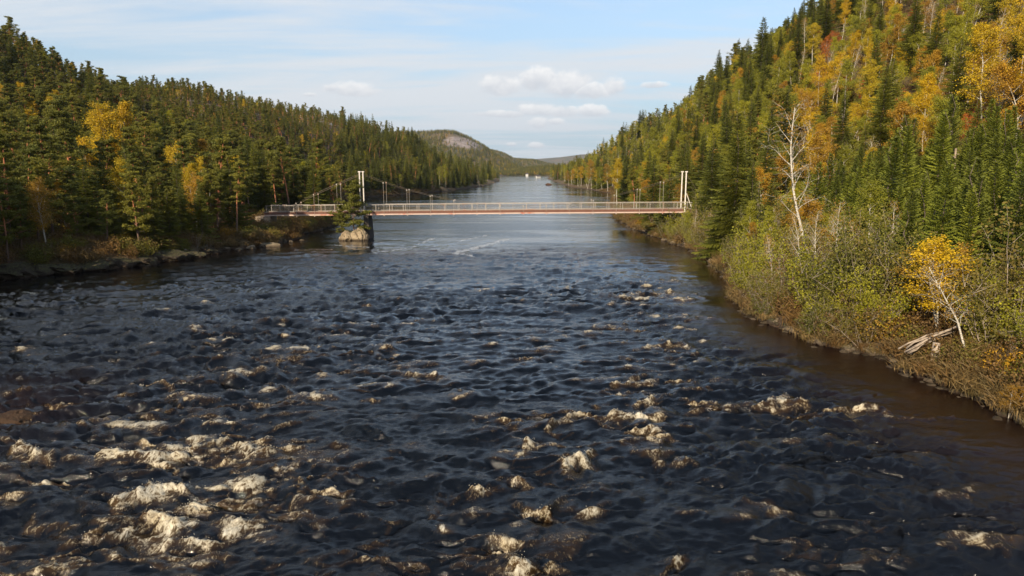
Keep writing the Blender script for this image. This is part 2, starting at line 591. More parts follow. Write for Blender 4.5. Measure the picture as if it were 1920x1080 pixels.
# ground
m, t, out = new_mat('forest_floor')
gm = t.node('ShaderNodeNewGeometry')
pos = gm.outputs['Position']
n = t.noise(pos, 0.12, 6, 0.6)
n2 = t.noise(pos, 1.4, 6, 0.7)
n3 = t.noise(pos, 9.0, 4, 0.7)
col = t.mix(t.rng(n, 0.38, 0.62), (0.060, 0.055, 0.020), (0.125, 0.062, 0.030))
col = t.mix(t.rng(n2, 0.4, 0.65), col, (0.15, 0.105, 0.045))
col = t.mix(t.rng(n3, 0.45, 0.7, 0, 0.7), col, (0.04, 0.028, 0.016))
z = t.node('ShaderNodeSeparateXYZ', {0: pos}).outputs[2]
wk = t.rng(t.math('ADD', z, t.math('MULTIPLY', n2, 0.6)), 0.25, 0.9, 1, 0, smooth=True)
col = t.mix(t.math('MULTIPLY', wk, 0.85), col, (0.050, 0.024, 0.012))
bp = t.node('ShaderNodeBump', {'Height': t.math('ADD', n2, n3), 'Strength': 0.8, 'Distance': 0.3})
p = t.node('ShaderNodeBsdfPrincipled', {'Base Color': col, 'Roughness': 0.95, 'Normal': bp.outputs[0]})
t.l.new(p.outputs[0], out.inputs[0])
M['ground'] = m

# ------------------------------------------------------------------ terrain sheet (river bed included)
yr = np.concatenate([np.linspace(-160, 8, 50)[:-1], np.exp(np.linspace(math.log(8 + 25), math.log(1500 + 25), 370)) - 25])
uc = np.linspace(-1, 1, 380)
uc = np.sign(uc) * (0.45 * np.abs(uc) + 0.55 * np.abs(uc) ** 3)
half = 2.6 * (np.maximum(yr, 0) + 38)
X = uc[None] * half[:, None]
Y = np.repeat(yr[:, None], len(uc), 1)
Z = terrain(X.ravel(), Y.ravel())
V = np.stack([X.ravel(), Y.ravel(), Z], 1)
F = grid_faces(len(yr), len(uc))
ground = link(bpy.data.objects.new('ground', quads_mesh('ground', V, F, [M['ground']], None, None, True)))
tag(ground, 'brown forest floor of both wooded banks and the river bed', None, None, 'structure')

# ------------------------------------------------------------------ far hills
M['farhill'] = None
m, t, out = new_mat('far_hillside')
gm = t.node('ShaderNodeNewGeometry')
pos = gm.outputs['Position']
n = t.noise(pos, 0.012, 6, 0.65)
n2 = t.noise(pos, 0.06, 6, 0.7)
col = t.mix(t.rng(n, 0.4, 0.6), (0.085, 0.080, 0.035), (0.19, 0.115, 0.05))
col = t.mix(t.rng(n2, 0.45, 0.62, 0, 0.6), col, (0.05, 0.06, 0.028))
rk = t.node('ShaderNodeAttribute', None, attribute_name='rock').outputs['Fac']
rkm = t.rng(t.math('ADD', rk, t.math('MULTIPLY', t.math('SUBTRACT', n2, 0.5), 1.8)), 0.45, 0.6)
rc = t.mix(t.rng(t.noise(t.mapping(pos, (1, 1, 0.4)), 0.06, 6, 0.7), 0.4, 0.6), (0.34, 0.28, 0.25), (0.17, 0.13, 0.11))
col = t.mix(rkm, col, rc)
bp = t.node('ShaderNodeBump', {'Height': n2, 'Strength': 0.8, 'Distance': 6.0})
p = t.node('ShaderNodeBsdfPrincipled', {'Base Color': col, 'Roughness': 0.95, 'Normal': bp.outputs[0]})
t.l.new(p.outputs[0], out.inputs[0])
M['farhill'] = m

FAR_SURF = []


def far_hill(label, sil, foot, crest, seed, rock=None, tree_h=10, pw=1.3):
    pxs = np.linspace(sil[0][0], sil[-1][0], 150)
    pys = np.interp(pxs, [s[0] for s in sil], [s[1] for s in sil])
    nt = 60
    T = np.linspace(-0.04, 2.0, nt)
    Vv = np.zeros((nt, len(pxs), 3))
    rk_ = np.zeros((nt, len(pxs)))
    for i, tt in enumerate(T):
        f = foot + (crest - foot) * tt
        a = (pxs - 960) / FPX
        b = (540 - pys) / FPX
        top = H + (-sp + b * cp) / (cp + b * sp) * crest - tree_h
        top = np.maximum(top, 1)
        k = smooth(0, 1, min(max(tt, 0), 1)) ** (1 / pw) if tt <= 1 else 1 - 0.6 * smooth(1, 2, tt)
        x = a / (cp + b * sp) * crest
        x = x * (1 + (f - crest) / crest)
        zz = top * k + (fbm(x * 0.01, np.full_like(x, f * 0.01), seed, 4) - 0.5) * 0.16 * top * math.sin(min(max(tt, 0), 1) * math.pi)
        if tt < 0:
            zz = zz * 0 - 3
        Vv[i, :, 0] = x
        Vv[i, :, 1] = f
        Vv[i, :, 2] = zz
        if rock:
            rk_[i] = np.exp(-(((pxs - rock[0]) / rock[1]) ** 2)) * np.exp(-(((tt - rock[2] - (pxs - rock[0]) * rock[4]) / rock[3]) ** 2))
    me = quads_mesh('hills', Vv.reshape(-1, 3), grid_faces(nt, len(pxs)), [M['farhill']], None, {'rock': rk_.ravel()}, True)
    o = link(bpy.data.objects.new('hills', me))
    tag(o, label, None, None, 'structure')
    FAR_SURF.append((Vv, rk_, foot, crest))


far_hill('long hazy hill with a bare grey rock face above the lake', [(640, 262), (740, 248), (820, 246), (850, 246), (880, 257), (905, 271), (930, 289), (960, 306), (1000, 322), (1020, 327)],
         1450, 2000, 31, (866, 40, 0.68, 0.17, 0.003), 6)
far_hill('second hazy wooded hill behind the rock faced hill', [(860, 278), (900, 278), (925, 280), (945, 286), (965, 296), (1000, 298), (1040, 308), (1080, 318), (1130, 322)], 2300, 3000, 37, None, 8)
far_hill('low wooded shore at the far end of the lake', [(820, 322), (900, 322), (960, 318), (990, 312), (1030, 308), (1060, 309), (1090, 303), (1130, 300), (1200, 298)], 1400, 1750, 41, None, 10)
far_hill('pale blue ridge on the horizon', [(700, 300), (960, 301), (1010, 298), (1050, 295), (1090, 290), (1140, 288), (1300, 285)], 4600, 6500, 43, None, 0)

# flat land sheet beneath the far hills
yy_ = np.array([1380, 2000, 3500, 7500.0])
V = np.array([(x, y, 0.6 if y < 1500 else 1.0) for y in yy_ for x in (-4200, -1200, 0, 1200, 4200)])
V[:5, 2] = -1.5
land = link(bpy.data.objects.new('land', quads_mesh('land', V, grid_faces(4, 5), [M['farhill']], None, {'rock': np.zeros(20)})))
tag(land, 'flat wooded land around the far lake shore', None, None, 'structure')

# ------------------------------------------------------------------ water
rngw = np.random.RandomState(4)


def ocean_tile(N, L, lo, hi, wdir, spread, power, seed):
    rg = np.random.RandomState(seed)
    k1 = np.fft.fftfreq(N, d=L / N) * 2 * math.pi
    kx, ky = np.meshgrid(k1, k1)
    k = np.sqrt(kx ** 2 + ky ** 2) + 1e-9
    lam = 2 * math.pi / k
    amp = k ** (-power) * np.exp(-(lam / hi) ** 2) * np.exp(-(lo / lam) ** 2)
    cosd = (kx * math.cos(wdir) + ky * math.sin(wdir)) / k
    amp *= np.abs(cosd) ** spread + 0.07
    amp[0, 0] = 0
    sp_ = amp * (rg.normal(size=(N, N)) + 1j * rg.normal(size=(N, N)))
    h = np.real(np.fft.ifft2(sp_))
    sc_ = 1 / h.std()
    dx = np.real(np.fft.ifft2(sp_ * 1j * kx / k)) * sc_
    dy = np.real(np.fft.ifft2(sp_ * 1j * ky / k)) * sc_
    h = h * sc_
    return dict(N=N, L=L, h=h, dx=dx, dy=dy)


def sample(tile, x, y, ang, ox=0, oy=0):
    c, s = math.cos(ang), math.sin(ang)
    N, L = tile['N'], tile['L']
    u = ((x * c + y * s) + ox) / L * N
    v = ((-x * s + y * c) + oy) / L * N
    iu = np.floor(u).astype(np.int64)
    iv = np.floor(v).astype(np.int64)
    fu = u - iu
    fv = v - iv
    iu0, iv0, iu1, iv1 = iu % N, iv % N, (iu + 1) % N, (iv + 1) % N

    def g(a):
        return (a[iv0, iu0] * (1 - fu) + a[iv0, iu1] * fu) * (1 - fv) + (a[iv1, iu0] * (1 - fu) + a[iv1, iu1] * fu) * fv
    h = g(tile['h'])
    a = g(tile['dx'])
    b = g(tile['dy'])
    return h, a * c - b * s, a * s + b * c


TA = ocean_tile(512, 41.0, 0.35, 4.2, math.pi / 2, 3.0, 2.0, 1)
TB = ocean_tile(512, 13.7, 0.10, 1.2, math.pi / 2, 2.0, 1.85, 2)
TC = ocean_tile(512, 97.0, 2.5, 14.0, math.pi / 2, 1.5, 2.0, 3)

rows = [-160, -110, -70, -40, -20, -8, 0, 5]
y_ = 9.0
while y_ < 1600:
    rows.append(y_)
    y_ += 0.046 * (y_ / 16) ** 1.62 if y_ < 330 else (y_ * 0.02)
rows = np.array(rows)
nc = 840
un = np.linspace(-1, 1, nc - 40)
un = np.concatenate([-1 - np.linspace(1, 0, 21)[:-1] ** 1.5 * 5, un, 1 + np.linspace(0, 1, 21)[1:] ** 1.5 * 5])
hw = 0.86 * (np.maximum(rows, 0) + 7)
hw = np.where(rows > 330, 0.86 * 337 + (rows - 330) * 0.2, hw)
X = (un[None] * hw[:, None]).ravel()
Y = np.repeat(rows[:, None], nc, 1).ravel()
shd = np.minimum(X - xl(Y), xr(Y) - X)          # distance inside the banks
fade_x = smooth(0.0, 9.0, shd)
AR = fade_x * (0.25 + 0.75 * smooth(135, 60, Y))
AR *= np.interp(Y, [-50, 10, 30, 60, 90, 120, 200, 1500], [0.5, 1.05, 1.0, 0.80, 0.50, 0.17, 0.06, 0.03])
patch = 0.42 + 0.42 * smooth(0.28, 0.72, fbm(X * 0.07, Y * 0.055, 51, 3))
AR *= patch
# calmer brown water near the right bank
AR *= 0.6 + 0.4 * smooth(1, 9, xr(Y) - X)

hA, dAx, dAy = sample(TA, X, Y, 0.25)
hA2, dA2x, dA2y = sample(TA, X * 1.35, Y * 1.35, -0.38, 11, 7)
hB, dBx, dBy = sample(TB, X, Y, -0.2)
hB2, dB2x, dB2y = sample(TB, X * 0.62, Y * 0.62, 0.45, 3, 9)
hC, dCx, dCy = sample(TC, X, Y, 0.1)
fb = smooth(330, 120, Y)
h = 0.080 * hA + 0.060 * hA2 + (0.036 * hB + 0.050 * hB2) * smooth(120, 50, Y) + 0.07 * hC
DX = 0.12 * dAx + 0.075 * dA2x + 0.02 * dBx + 0.02 * dB2x
DY = 0.165 * dAy + 0.10 * dA2y + 0.02 * dBy + 0.02 * dB2y
def ridge(x, y, seed, octv=3):
    n_ = fbm(x, y, seed, octv, 0.5)
    return np.clip(1 - np.abs(n_ - 0.5) * 5.5, 0, 1) ** 1.6


wpx = fbm(X * 0.22, Y * 0.22, 131, 3)
wpy = fbm(X * 0.22 + 9, Y * 0.22, 133, 3)
RG1 = ridge(X * 0.26 + 0.05 * Y + 1.3 * wpx, Y * 0.62 - 0.10 * X + 1.6 * wpy, 141)
RG2 = ridge(X * 0.75 - 0.12 * Y + 1.5 * wpy, Y * 1.55 - 0.25 * X + 2.0 * wpx, 143)
RG3 = ridge(X * 0.62 + 1.4 * wpx, Y * 1.5 + 2.2 * wpy - 0.28 * X, 147, 4)
foam = np.zeros_like(X)
big = np.zeros_like(X)
# rapids: (px, py, half width px, half depth m, tilt deg, height m, foam)
RAP = [
    (285, 832, 48, 0.55, -18, .42, 1.0), (440, 842, 85, 0.75, 4, .42, 1.15), (330, 862, 60, .35, 10, .2, .8), (560, 915, 40, .4, -20, .25, .75), (632, 922, 26, .38, 0, .45, 1.1),
    (300, 925, 85, .55, 4, .45, 1.1), (240, 985, 75, .75, 12, .62, 1.25), (330, 1000, 60, .5, -25, .45, 1.0), (375, 1015, 32, .5, 25, .50, 1.2), (255, 1040, 95, .55, 0, .3, .85),
    (360, 950, 50, .5, -10, .4, 0.9), (450, 985, 60, .4, 8, .2, .6), (560, 960, 55, .45, -12, .2, .6), (520, 890, 60, .3, 0, .15, .6), (480, 930, 70, .35, 5, .15, .5),
    (660, 1030, 40, .4, 20, .35, .8), (700, 1060, 40, .35, 0, .3, .6), (900, 925, 45, .30, 22, .45, 1.05), (965, 902, 25, .25, -10, .45, 1.0), (1090, 865, 52, .32, 28, .55, 1.25), (1010, 960, 35, .35, -30, .4, 1.0),
    (915, 1035, 40, .4, 35, .5, 1.05), (990, 1065, 50, .35, 5, .45, 1.1), (800, 1062, 40, .35, 20, .4, .7), (1255, 1060, 35, .3, 20, .3, .7), (1105, 968, 14, .25, 0, .2, .9),
    (1180, 722, 48, .5, 14, .35, 1.1), (1150, 740, 36, .5, 10, .3, 1.0), (1210, 745, 36, .4, 22, .35, 1.15), (1245, 712, 30, .35, 5, .3, .9), (1150, 775, 40, .5, 0, .35, .8), (1220, 805, 34, .4, -15, .3, .95),
    (1245, 650, 30, .4, 0, .25, .95), (1270, 660, 34, .35, -8, .25, .9), (1260, 672, 26, .4, 0, .2, .6), (1180, 775, 60, .4, 0, .2, .5), (1330, 765, 30, .4, 0, .25, .8), (1325, 755, 24, .3, 0, .2, .7),
    (1345, 715, 40, .35, 5, .22, .7), (1450, 755, 46, .45, -5, .3, 1.05), (1560, 765, 60, .4, -6, .25, .95), (1620, 768, 36, .3, -4, .2, .7), (1500, 775, 50, .3, -5, .15, .6), (1700, 800, 60, .25, -20, .1, .35), (1760, 778, 40, .2, -5, .1, .45),
    (1260, 865, 30, .35, -25, .3, .8), (1235, 850, 20, .35, 30, .3, .6), (1235, 905, 30, .3, -8, .2, .6), (1195, 555, 40, 1.3, 3, .3, 1.0), (1240, 548, 40, 1.3, 0, .3, .95), (1280, 560, 26, 1.0, 0, .25, 1.0),
    (1210, 527, 26, 1.2, 0, .2, .6), (1265, 525, 22, 1.2, 0, .2, .75), (1300, 535, 50, 1.2, 0, .15, .5), (1320, 597, 36, .8, 0, .15, .55), (1175, 605, 24, .8, 10, .25, .7), (1140, 612, 20, .8, 0, .25, .75), (1180, 620, 20, .7, 0, .2, .6),
    (688, 571, 12, .6, 0, .4, 1.3), (790, 598, 14, .6, 0, .3, .9), (797, 706, 24, .5, -10, .3, .95), (655, 620, 8, .5, 0, .3, .7), (537, 573, 10, .6, 0, .2, .6), (985, 673, 18, .5, 0, .25, .6), (962, 790, 20, .3, 0, .35, .9),
    (1075, 785, 26, .35, 30, .35, .8), (1045, 805, 26, .35, 30, .3, .6), (985, 835, 14, .4, 40, .3, .7), (285, 728, 40, .4, -12, .3, 1.0), (330, 742, 26, .35, -18, .25, .8), (235, 738, 14, .4, 0, .25, .7), (300, 760, 20, .35, -10, .15, .6),
    (110, 755, 30, .4, 0, .2, .6), (80, 778, 50, .4, -8, .2, .7), (30, 845, 60, .5, -6, .3, .85), (90, 870, 46, .5, -20, .25, .8), (70, 900, 50, .4, 0, .2, .65), (120, 905, 40, .4, 0, .2, .5), (590, 740, 16, .35, 0, .2, .6), (570, 713, 12, .3, 0, .2, .5),
    (545, 795, 26, .3, 15, .2, .5), (480, 760, 34, .35, 5, .3, .5), (640, 830, 22, .3, 30, .3, .6), (705, 745, 24, .3, 0, .2, .45), (290, 660, 26, .4, -8, .15, .5), (110, 1060, 50, .4, 0, .2, .5), (20, 945, 40, .35, 0, .15, .5), (120, 970, 40, .35, -8, .2, .55),
    (5, 1020, 30, .4, 0, .2, .55), (745, 935, 18, .25, 10, .25, .6), (740, 845, 12, .25, 0, .25, .6), (1335, 975, 14, .2, 0, .15, .4), (1315, 835, 20, .3, 0, .2, .5), (1400, 800, 50, .3, 8, .15, .45),
    (870, 493, 20, 1.5, 0, .2, .6), (1075, 484, 10, 1.5, 0, .3, .8), (845, 447, 10, 2, 0, .1, .4), (550, 520, 10, 1.2, 0, .2, .6), (430, 500, 30, 1.2, 0, .1, .5), (600, 468, 50, 1.0, 0, .1, .75), (720, 455, 20, 1.5, 0, .15, .65), (1255, 437 + 28, 26, 1.0, 0, .1, .6),
]
nf = fbm(X * 1.1 + 0.4 * dAx, Y * 1.1, 61, 5, 0.6)
nf2 = fbm(X * 4.3, Y * 4.3, 71, 5, 0.65)
nm = fbm(X * 0.55, Y * 0.55, 75, 3, 0.6)
for (px, py, hwp, hd, tilt, hh, fo) in RAP:
    c = water_at(px, py)
    dep = c[1] * cp + H * sp
    sx = hwp * dep / FPX * (1.12 + 0.45 * (hwp < 45))
    hd = hd * (0.8 - 0.2 * (hwp < 45))
    a = R(tilt) * 1.0
    sel = (np.abs(X - c[0]) < sx * 3.2 + 3) & (np.abs(Y - c[1]) < (sx + hd) * 3.2 + 3)
    xx = X[sel] - c[0]
    yy = Y[sel] - c[1]
    tl = math.atan2(math.sin(a) * (dep / H) * 0.8, math.cos(a))
    u = xx * math.cos(tl) + yy * math.sin(tl)
    v = -xx * math.sin(tl) + yy * math.cos(tl)
    v = v + 1.5 * (nm[sel] - 0.5) * min(sx, 1.5) + 0.9 * (nf[sel] - 0.5) * min(sx, 1.0) + 0.2 * (u / sx) ** 2 * hd
    g = np.exp(-(u / sx) ** 2 * 0.9)
    rag = 0.55 + 0.9 * vnoise(u * 2.2 + px, u * 0 + py, 77)
    prof = np.exp(-np.where(v < 0, (np.abs(v) / (hd * 0.75)) ** 1.25, (np.abs(v) / (hd * 1.7)) ** 1.3))
    big[sel] += hh * (0.46 - 0.08 * (hwp < 45)) * g * prof * rag
    big[sel] -= hh * 0.32 * g * np.exp(-((v + hd * 2.0) / (hd * 1.2)) ** 2)
    strand = vnoise(u * 3.2 + 3 * nf[sel], v * 0.9 + px, 79) - 0.5
    foam[sel] += fo * g * np.exp(-np.where(v > 0, (v / (hd * 0.45)) ** 2, (v / (hd * 1.5)) ** 2)) * (1 + 0.9 * strand)
fm_env = foam.copy()
crest = 1.7 * np.clip((hA * 0.6 + hA2 * 0.4 + hB2 * 0.25) - 0.95, 0, 2) * AR * smooth(110, 60, Y)
zone = smooth(0.42, 0.62, fbm(X * 0.045 + 3, Y * 0.045, 83, 3))
envc = np.clip(fm_env, 0, 1.1)
foam = envc * (0.32 + 0.90 * RG3 + 1.0 * (nf - 0.5) + 0.6 * (nf2 - 0.5)) + crest * (0.3 + zone * 0.9) * (0.4 + 1.2 * RG2)
foam += smooth(0.45, 0.95, RG1) * zone * 0.42 * smooth(80, 25, Y) * (0.4 + 1.2 * nf2) * fade_x + smooth(0.5, 0.95, RG2) * (0.25 + 0.75 * zone) * 0.34 * smooth(60, 20, Y) * fade_x * (X < 11)
near = smooth(48, 20, Y) * 0.16
foam += near * smooth(0.52, 0.72, nf) * fade_x * (X < 9)
foam = np.clip(foam, 0, 1.6)
tex = smooth(0.15, 0.9, foam)
spk = fbm(X * 7, Y * 7, 91, 3, 0.6)
Z = h * AR + big * (0.6 + 0.8 * nf) + 0.20 * envc * (RG3 - 0.2) * np.clip(smooth(150, 50, Y), 0.25, 1)
Z += AR * (0.34 * (RG1 - 0.3) * smooth(170, 80, Y) + 0.10 * (RG2 - 0.3) * smooth(110, 45, Y))
Z += tex * ((nf2 - 0.48) * 0.05 + (spk - 0.5) * 0.03) * np.clip(smooth(140, 60, Y), 0.1, 1)
XX = X - DX * AR
YY = Y - DY * AR - 0.35 * np.clip(big, 0, 1) - 0.10 * AR * RG1
shal = np.clip(smooth(8, 0.3, xr(Y) - X + 3 * (nm - 0.5)) * 1.0 * smooth(140, 90, Y) + smooth(7, 0.5, X - xl(Y)) * 0.6 + 0.9 * np.exp(-(((X + 24) / 4.5) ** 2 + ((Y - 28) / 6) ** 2)), 0, 1)
shal = np.clip(shal + 0.8 * np.exp(-(((xr(Y) - X) / 6) ** 2)) * smooth(60, 30, Y), 0, 1)
# smooth slicks and long foam streaks drawn by the current below the bridge
streak = np.zeros_like(X)
for (a0, b0, a1, b1, wd) in [(862, 452, 925, 438, .5), (855, 474, 950, 449, .8), (770, 465, 812, 447, .4), (700, 475, 760, 466, .35), (850, 474, 885, 480, .4), (620, 460, 690, 463, .3), (1060, 430, 1110, 426, .3)]:
    A_ = water_at(a0, b0)[:2]
    B_ = water_at(a1, b1)[:2]
    ab = B_ - A_
    L2 = ab @ ab
    tt = np.clip(((X - A_[0]) * ab[0] + (Y - A_[1]) * ab[1]) / L2, 0, 1)
    dd = np.hypot((X - A_[0] - ab[0] * tt), (Y - A_[1] - ab[1] * tt) * 0.55 + (nm - 0.5) * 1.6) + (nf - 0.5) * 1.2 * wd
    streak = np.maximum(streak, np.exp(-(dd / wd) ** 2) * (0.25 + 0.85 * smooth(0.25, 0.6, nf2)))
me = quads_mesh('water', np.stack([XX, YY, Z], 1), grid_faces(len(rows), nc), [], None,
                {'foam': np.clip(foam, 0, 1.6), 'shallow': shal, 'streak': streak, 'rough_zone': np.clip(AR, 0, 1.5)}, True)
water = link(bpy.data.objects.new('water', me))
tag(water, 'dark fast river with foaming rapids, calmer beyond the footbridge', None, None, 'structure')

m, t, out = new_mat('river_water')
gm = t.node('ShaderNodeNewGeometry')
pos = gm.outputs['Position']
fo = t.node('ShaderNodeAttribute', None, attribute_name='foam').outputs['Fac']
sh = t.node('ShaderNodeAttribute', None, attribute_name='shallow').outputs['Fac']
st = t.node('ShaderNodeAttribute', None, attribute_name='streak').outputs['Fac']
rz = t.node('ShaderNodeAttribute', None, attribute_name='rough_zone').outputs['Fac']
nfine = t.noise(pos, 9.0, 6, 0.72)
nmid = t.noise(t.mapping(pos, (1.0, 1.4, 1)), 2.4, 5, 0.62)
nlow = t.noise(t.mapping(pos, (0.5, 0.9, 1)), 0.5, 4, 0.6)
# long wind and current bands over the far reach
band = t.noise(t.mapping(pos, (0.022, 0.075, 1), (0, 0, 0), (0, 0, R(6))), 1.0, 5, 0.6, dist=0.6)
bandk = t.rng(band, 0.40, 0.60, 0.0, 1.0, smooth=True)
ripple_h = t.math('ADD', t.math('MULTIPLY', nmid, 0.75), t.math('ADD', t.math('MULTIPLY', nfine, 0.36), t.math('MULTIPLY', nlow, 1.0)))
bstr = t.math('ADD', t.math('MULTIPLY', bandk, 0.26), t.math('ADD', 0.05, t.math('MULTIPLY', rz, 0.28)), clamp=True)
bump = t.node('ShaderNodeBump', {'Height': ripple_h, 'Strength': bstr, 'Distance': 0.20})
deep = t.mix(sh, (0.0018, 0.0026, 0.0042), (0.011, 0.0052, 0.0034))
deep = t.mix(t.rng(fo, 0.15, 1.1, 0, 0.8), deep, (0.075, 0.040, 0.010))
wat = t.node('ShaderNodeBsdfPrincipled', {'Base Color': deep, 'Roughness': t.math('ADD', 0.035, t.math('MULTIPLY', bandk, 0.10)), 'IOR': 1.333, 'Normal': bump.outputs[0]})
nst = t.noise(t.mapping(pos, (11, 3.6, 7), (0, 0, 0), (0, 0, R(8))), 1.0, 5, 0.7, dist=0.6)
def ridged(scale, dist, stretch):
    n_r = t.noise(t.mapping(pos, stretch), scale, 5, 0.6, dist=dist)
    return t.rng(t.math('ABSOLUTE', t.math('SUBTRACT', n_r, 0.5)), 0.0, 0.17, 1.0, 0.0)


r1 = ridged(1.15, 1.6, (1.0, 1.3, 1.0))
r2 = ridged(3.4, 1.0, (1.35, 0.6, 1.0))
r3 = ridged(8.5, 0.6, (1.5, 0.5, 1.0))
RR = t.math('ADD', t.math('MULTIPLY', r1, 0.40), t.math('ADD', t.math('MULTIPLY', r2, 0.38), t.math('MULTIPLY', r3, 0.22)))
lev = t.math('SUBTRACT', RR, t.math('SUBTRACT', 1.0, t.math('MULTIPLY', t.math('MINIMUM', fo, 1.2), 0.62)))
amber = t.math('MULTIPLY', t.rng(lev, -0.04, 0.34, 0, 0.95, smooth=True), t.rng(fo, 0.02, 0.14))
whit = t.math('ADD', t.rng(lev, 0.02, 0.72, 0, 1), t.math('MULTIPLY', t.math('SUBTRACT', nst, 0.5), 1.3), clamp=True)
fcol = t.mix(whit, (0.13, 0.10, 0.055), (0.60, 0.56, 0.45))
fcol = t.mix(t.rng(nlow, 0.42, 0.62, 0, 0.5), fcol, t.mix(whit, (0.15, 0.09, 0.020), (0.55, 0.44, 0.24)))
fb_ = t.node('ShaderNodeBump', {'Height': t.math('ADD', nfine, nst), 'Strength': 0.5, 'Distance': 0.05})
foam_s = t.node('ShaderNodeBsdfPrincipled', {'Base Color': fcol, 'Roughness': 0.7, 'Normal': fb_.outputs[0]})
stk = t.math('MULTIPLY', t.rng(st, 0.25, 0.9), 0.55)
fmix = t.math('MAXIMUM', amber, stk)
streakcol = t.node('ShaderNodeBsdfDiffuse', {'Color': (0.42, 0.44, 0.46, 1)})
mx0 = t.node('ShaderNodeMixShader', {0: amber, 1: wat.outputs[0], 2: foam_s.outputs[0]})
mx1 = t.node('ShaderNodeMixShader', {0: stk, 1: mx0.outputs[0], 2: streakcol.outputs[0]})
t.l.new(mx1.outputs[0], out.inputs[0])
me.materials.append(m)
M['foam'] = plain('water_foam', (0.62, 0.55, 0.42), 0.7, 0, 0.2, 8)
# drops and flecks of froth thrown up over the breaking crests
wgt_ = np.clip(foam - 0.75, 0, 1) * smooth(75, 25, Y) * (0.2 + np.clip(big, 0, 0.5)) * (np.maximum(Y, 1) / 20) ** 0.5
cand_ = rngw.choice(len(X), 2200, p=wgt_ / wgt_.sum())
n_ = len(cand_)
c_ = np.stack([XX[cand_], YY[cand_], Z[cand_]], 1) + rngw.normal(size=(n_, 3)) * [0.10, 0.08, 0.01]
c_[:, 2] += rngw.exponential(0.014, n_)
s_ = (rngw.uniform(0.5, 1.0, n_) ** 3 * 0.013)[:, None] * (np.maximum(Y[cand_], 16) / 20)[:, None] ** 0.5
tet = np.array([(1, 1, 1), (1, -1, -1), (-1, 1, -1), (-1, -1, 1)])
V = (c_[:, None] + tet[None] * s_[:, None]).reshape(-1, 3)
F = (np.array([(0, 1, 2), (0, 3, 1), (0, 2, 3), (1, 3, 2)])[None] + np.arange(n_)[:, None, None] * 4).reshape(-1, 3)
tag(link(bpy.data.objects.new('foam_spray', quads_mesh('foam_spray', V, F, [M['foam']]))), 'fine froth and drops thrown up over the breaking rapids', None, None, 'stuff')

# ------------------------------------------------------------------ trees: prototypes
def leaf_quads(C, size, rg, tone, squash=1.0, droop=0.0, aspect=0.7):
    n = len(C)
    a = rg.normal(size=(n, 3))
    a[:, 2] *= squash
    a[:, 2] -= droop
    a /= np.linalg.norm(a, axis=1)[:, None] + 1e-9
    b = rg.normal(size=(n, 3))
    b -= (b * a).sum(1)[:, None] * a
    b /= np.linalg.norm(b, axis=1)[:, None] + 1e-9
    s = (np.asarray(size) * rg.uniform(0.7, 1.3, n))[:, None]
    A = a * s
    B = b * s * aspect * 0.5
    V = np.stack([C - A * 0.5, C + B, C + A * 0.5, C - B], 1).reshape(-1, 3)
    F = np.arange(4 * n).reshape(n, 4)
    return V, F, np.repeat(tone, 4)


class Tree:
    def __init__(s, wood, leaf):
        s.w = MB()
        s.l = MB()
        s.wood = wood
        s.leaf = leaf
        s.height = 0


def path_from(p, d, L, n, rg, wob, up=0.0):
    pts = [np.array(p, float)]
    d = np.array(d, float)
    for i in range(n):
        d = d + rg.normal(size=3) * wob + np.array([0, 0, up])
        d /= np.linalg.norm(d)
        pts.append(pts[-1] + d * L / n)
    return np.array(pts)


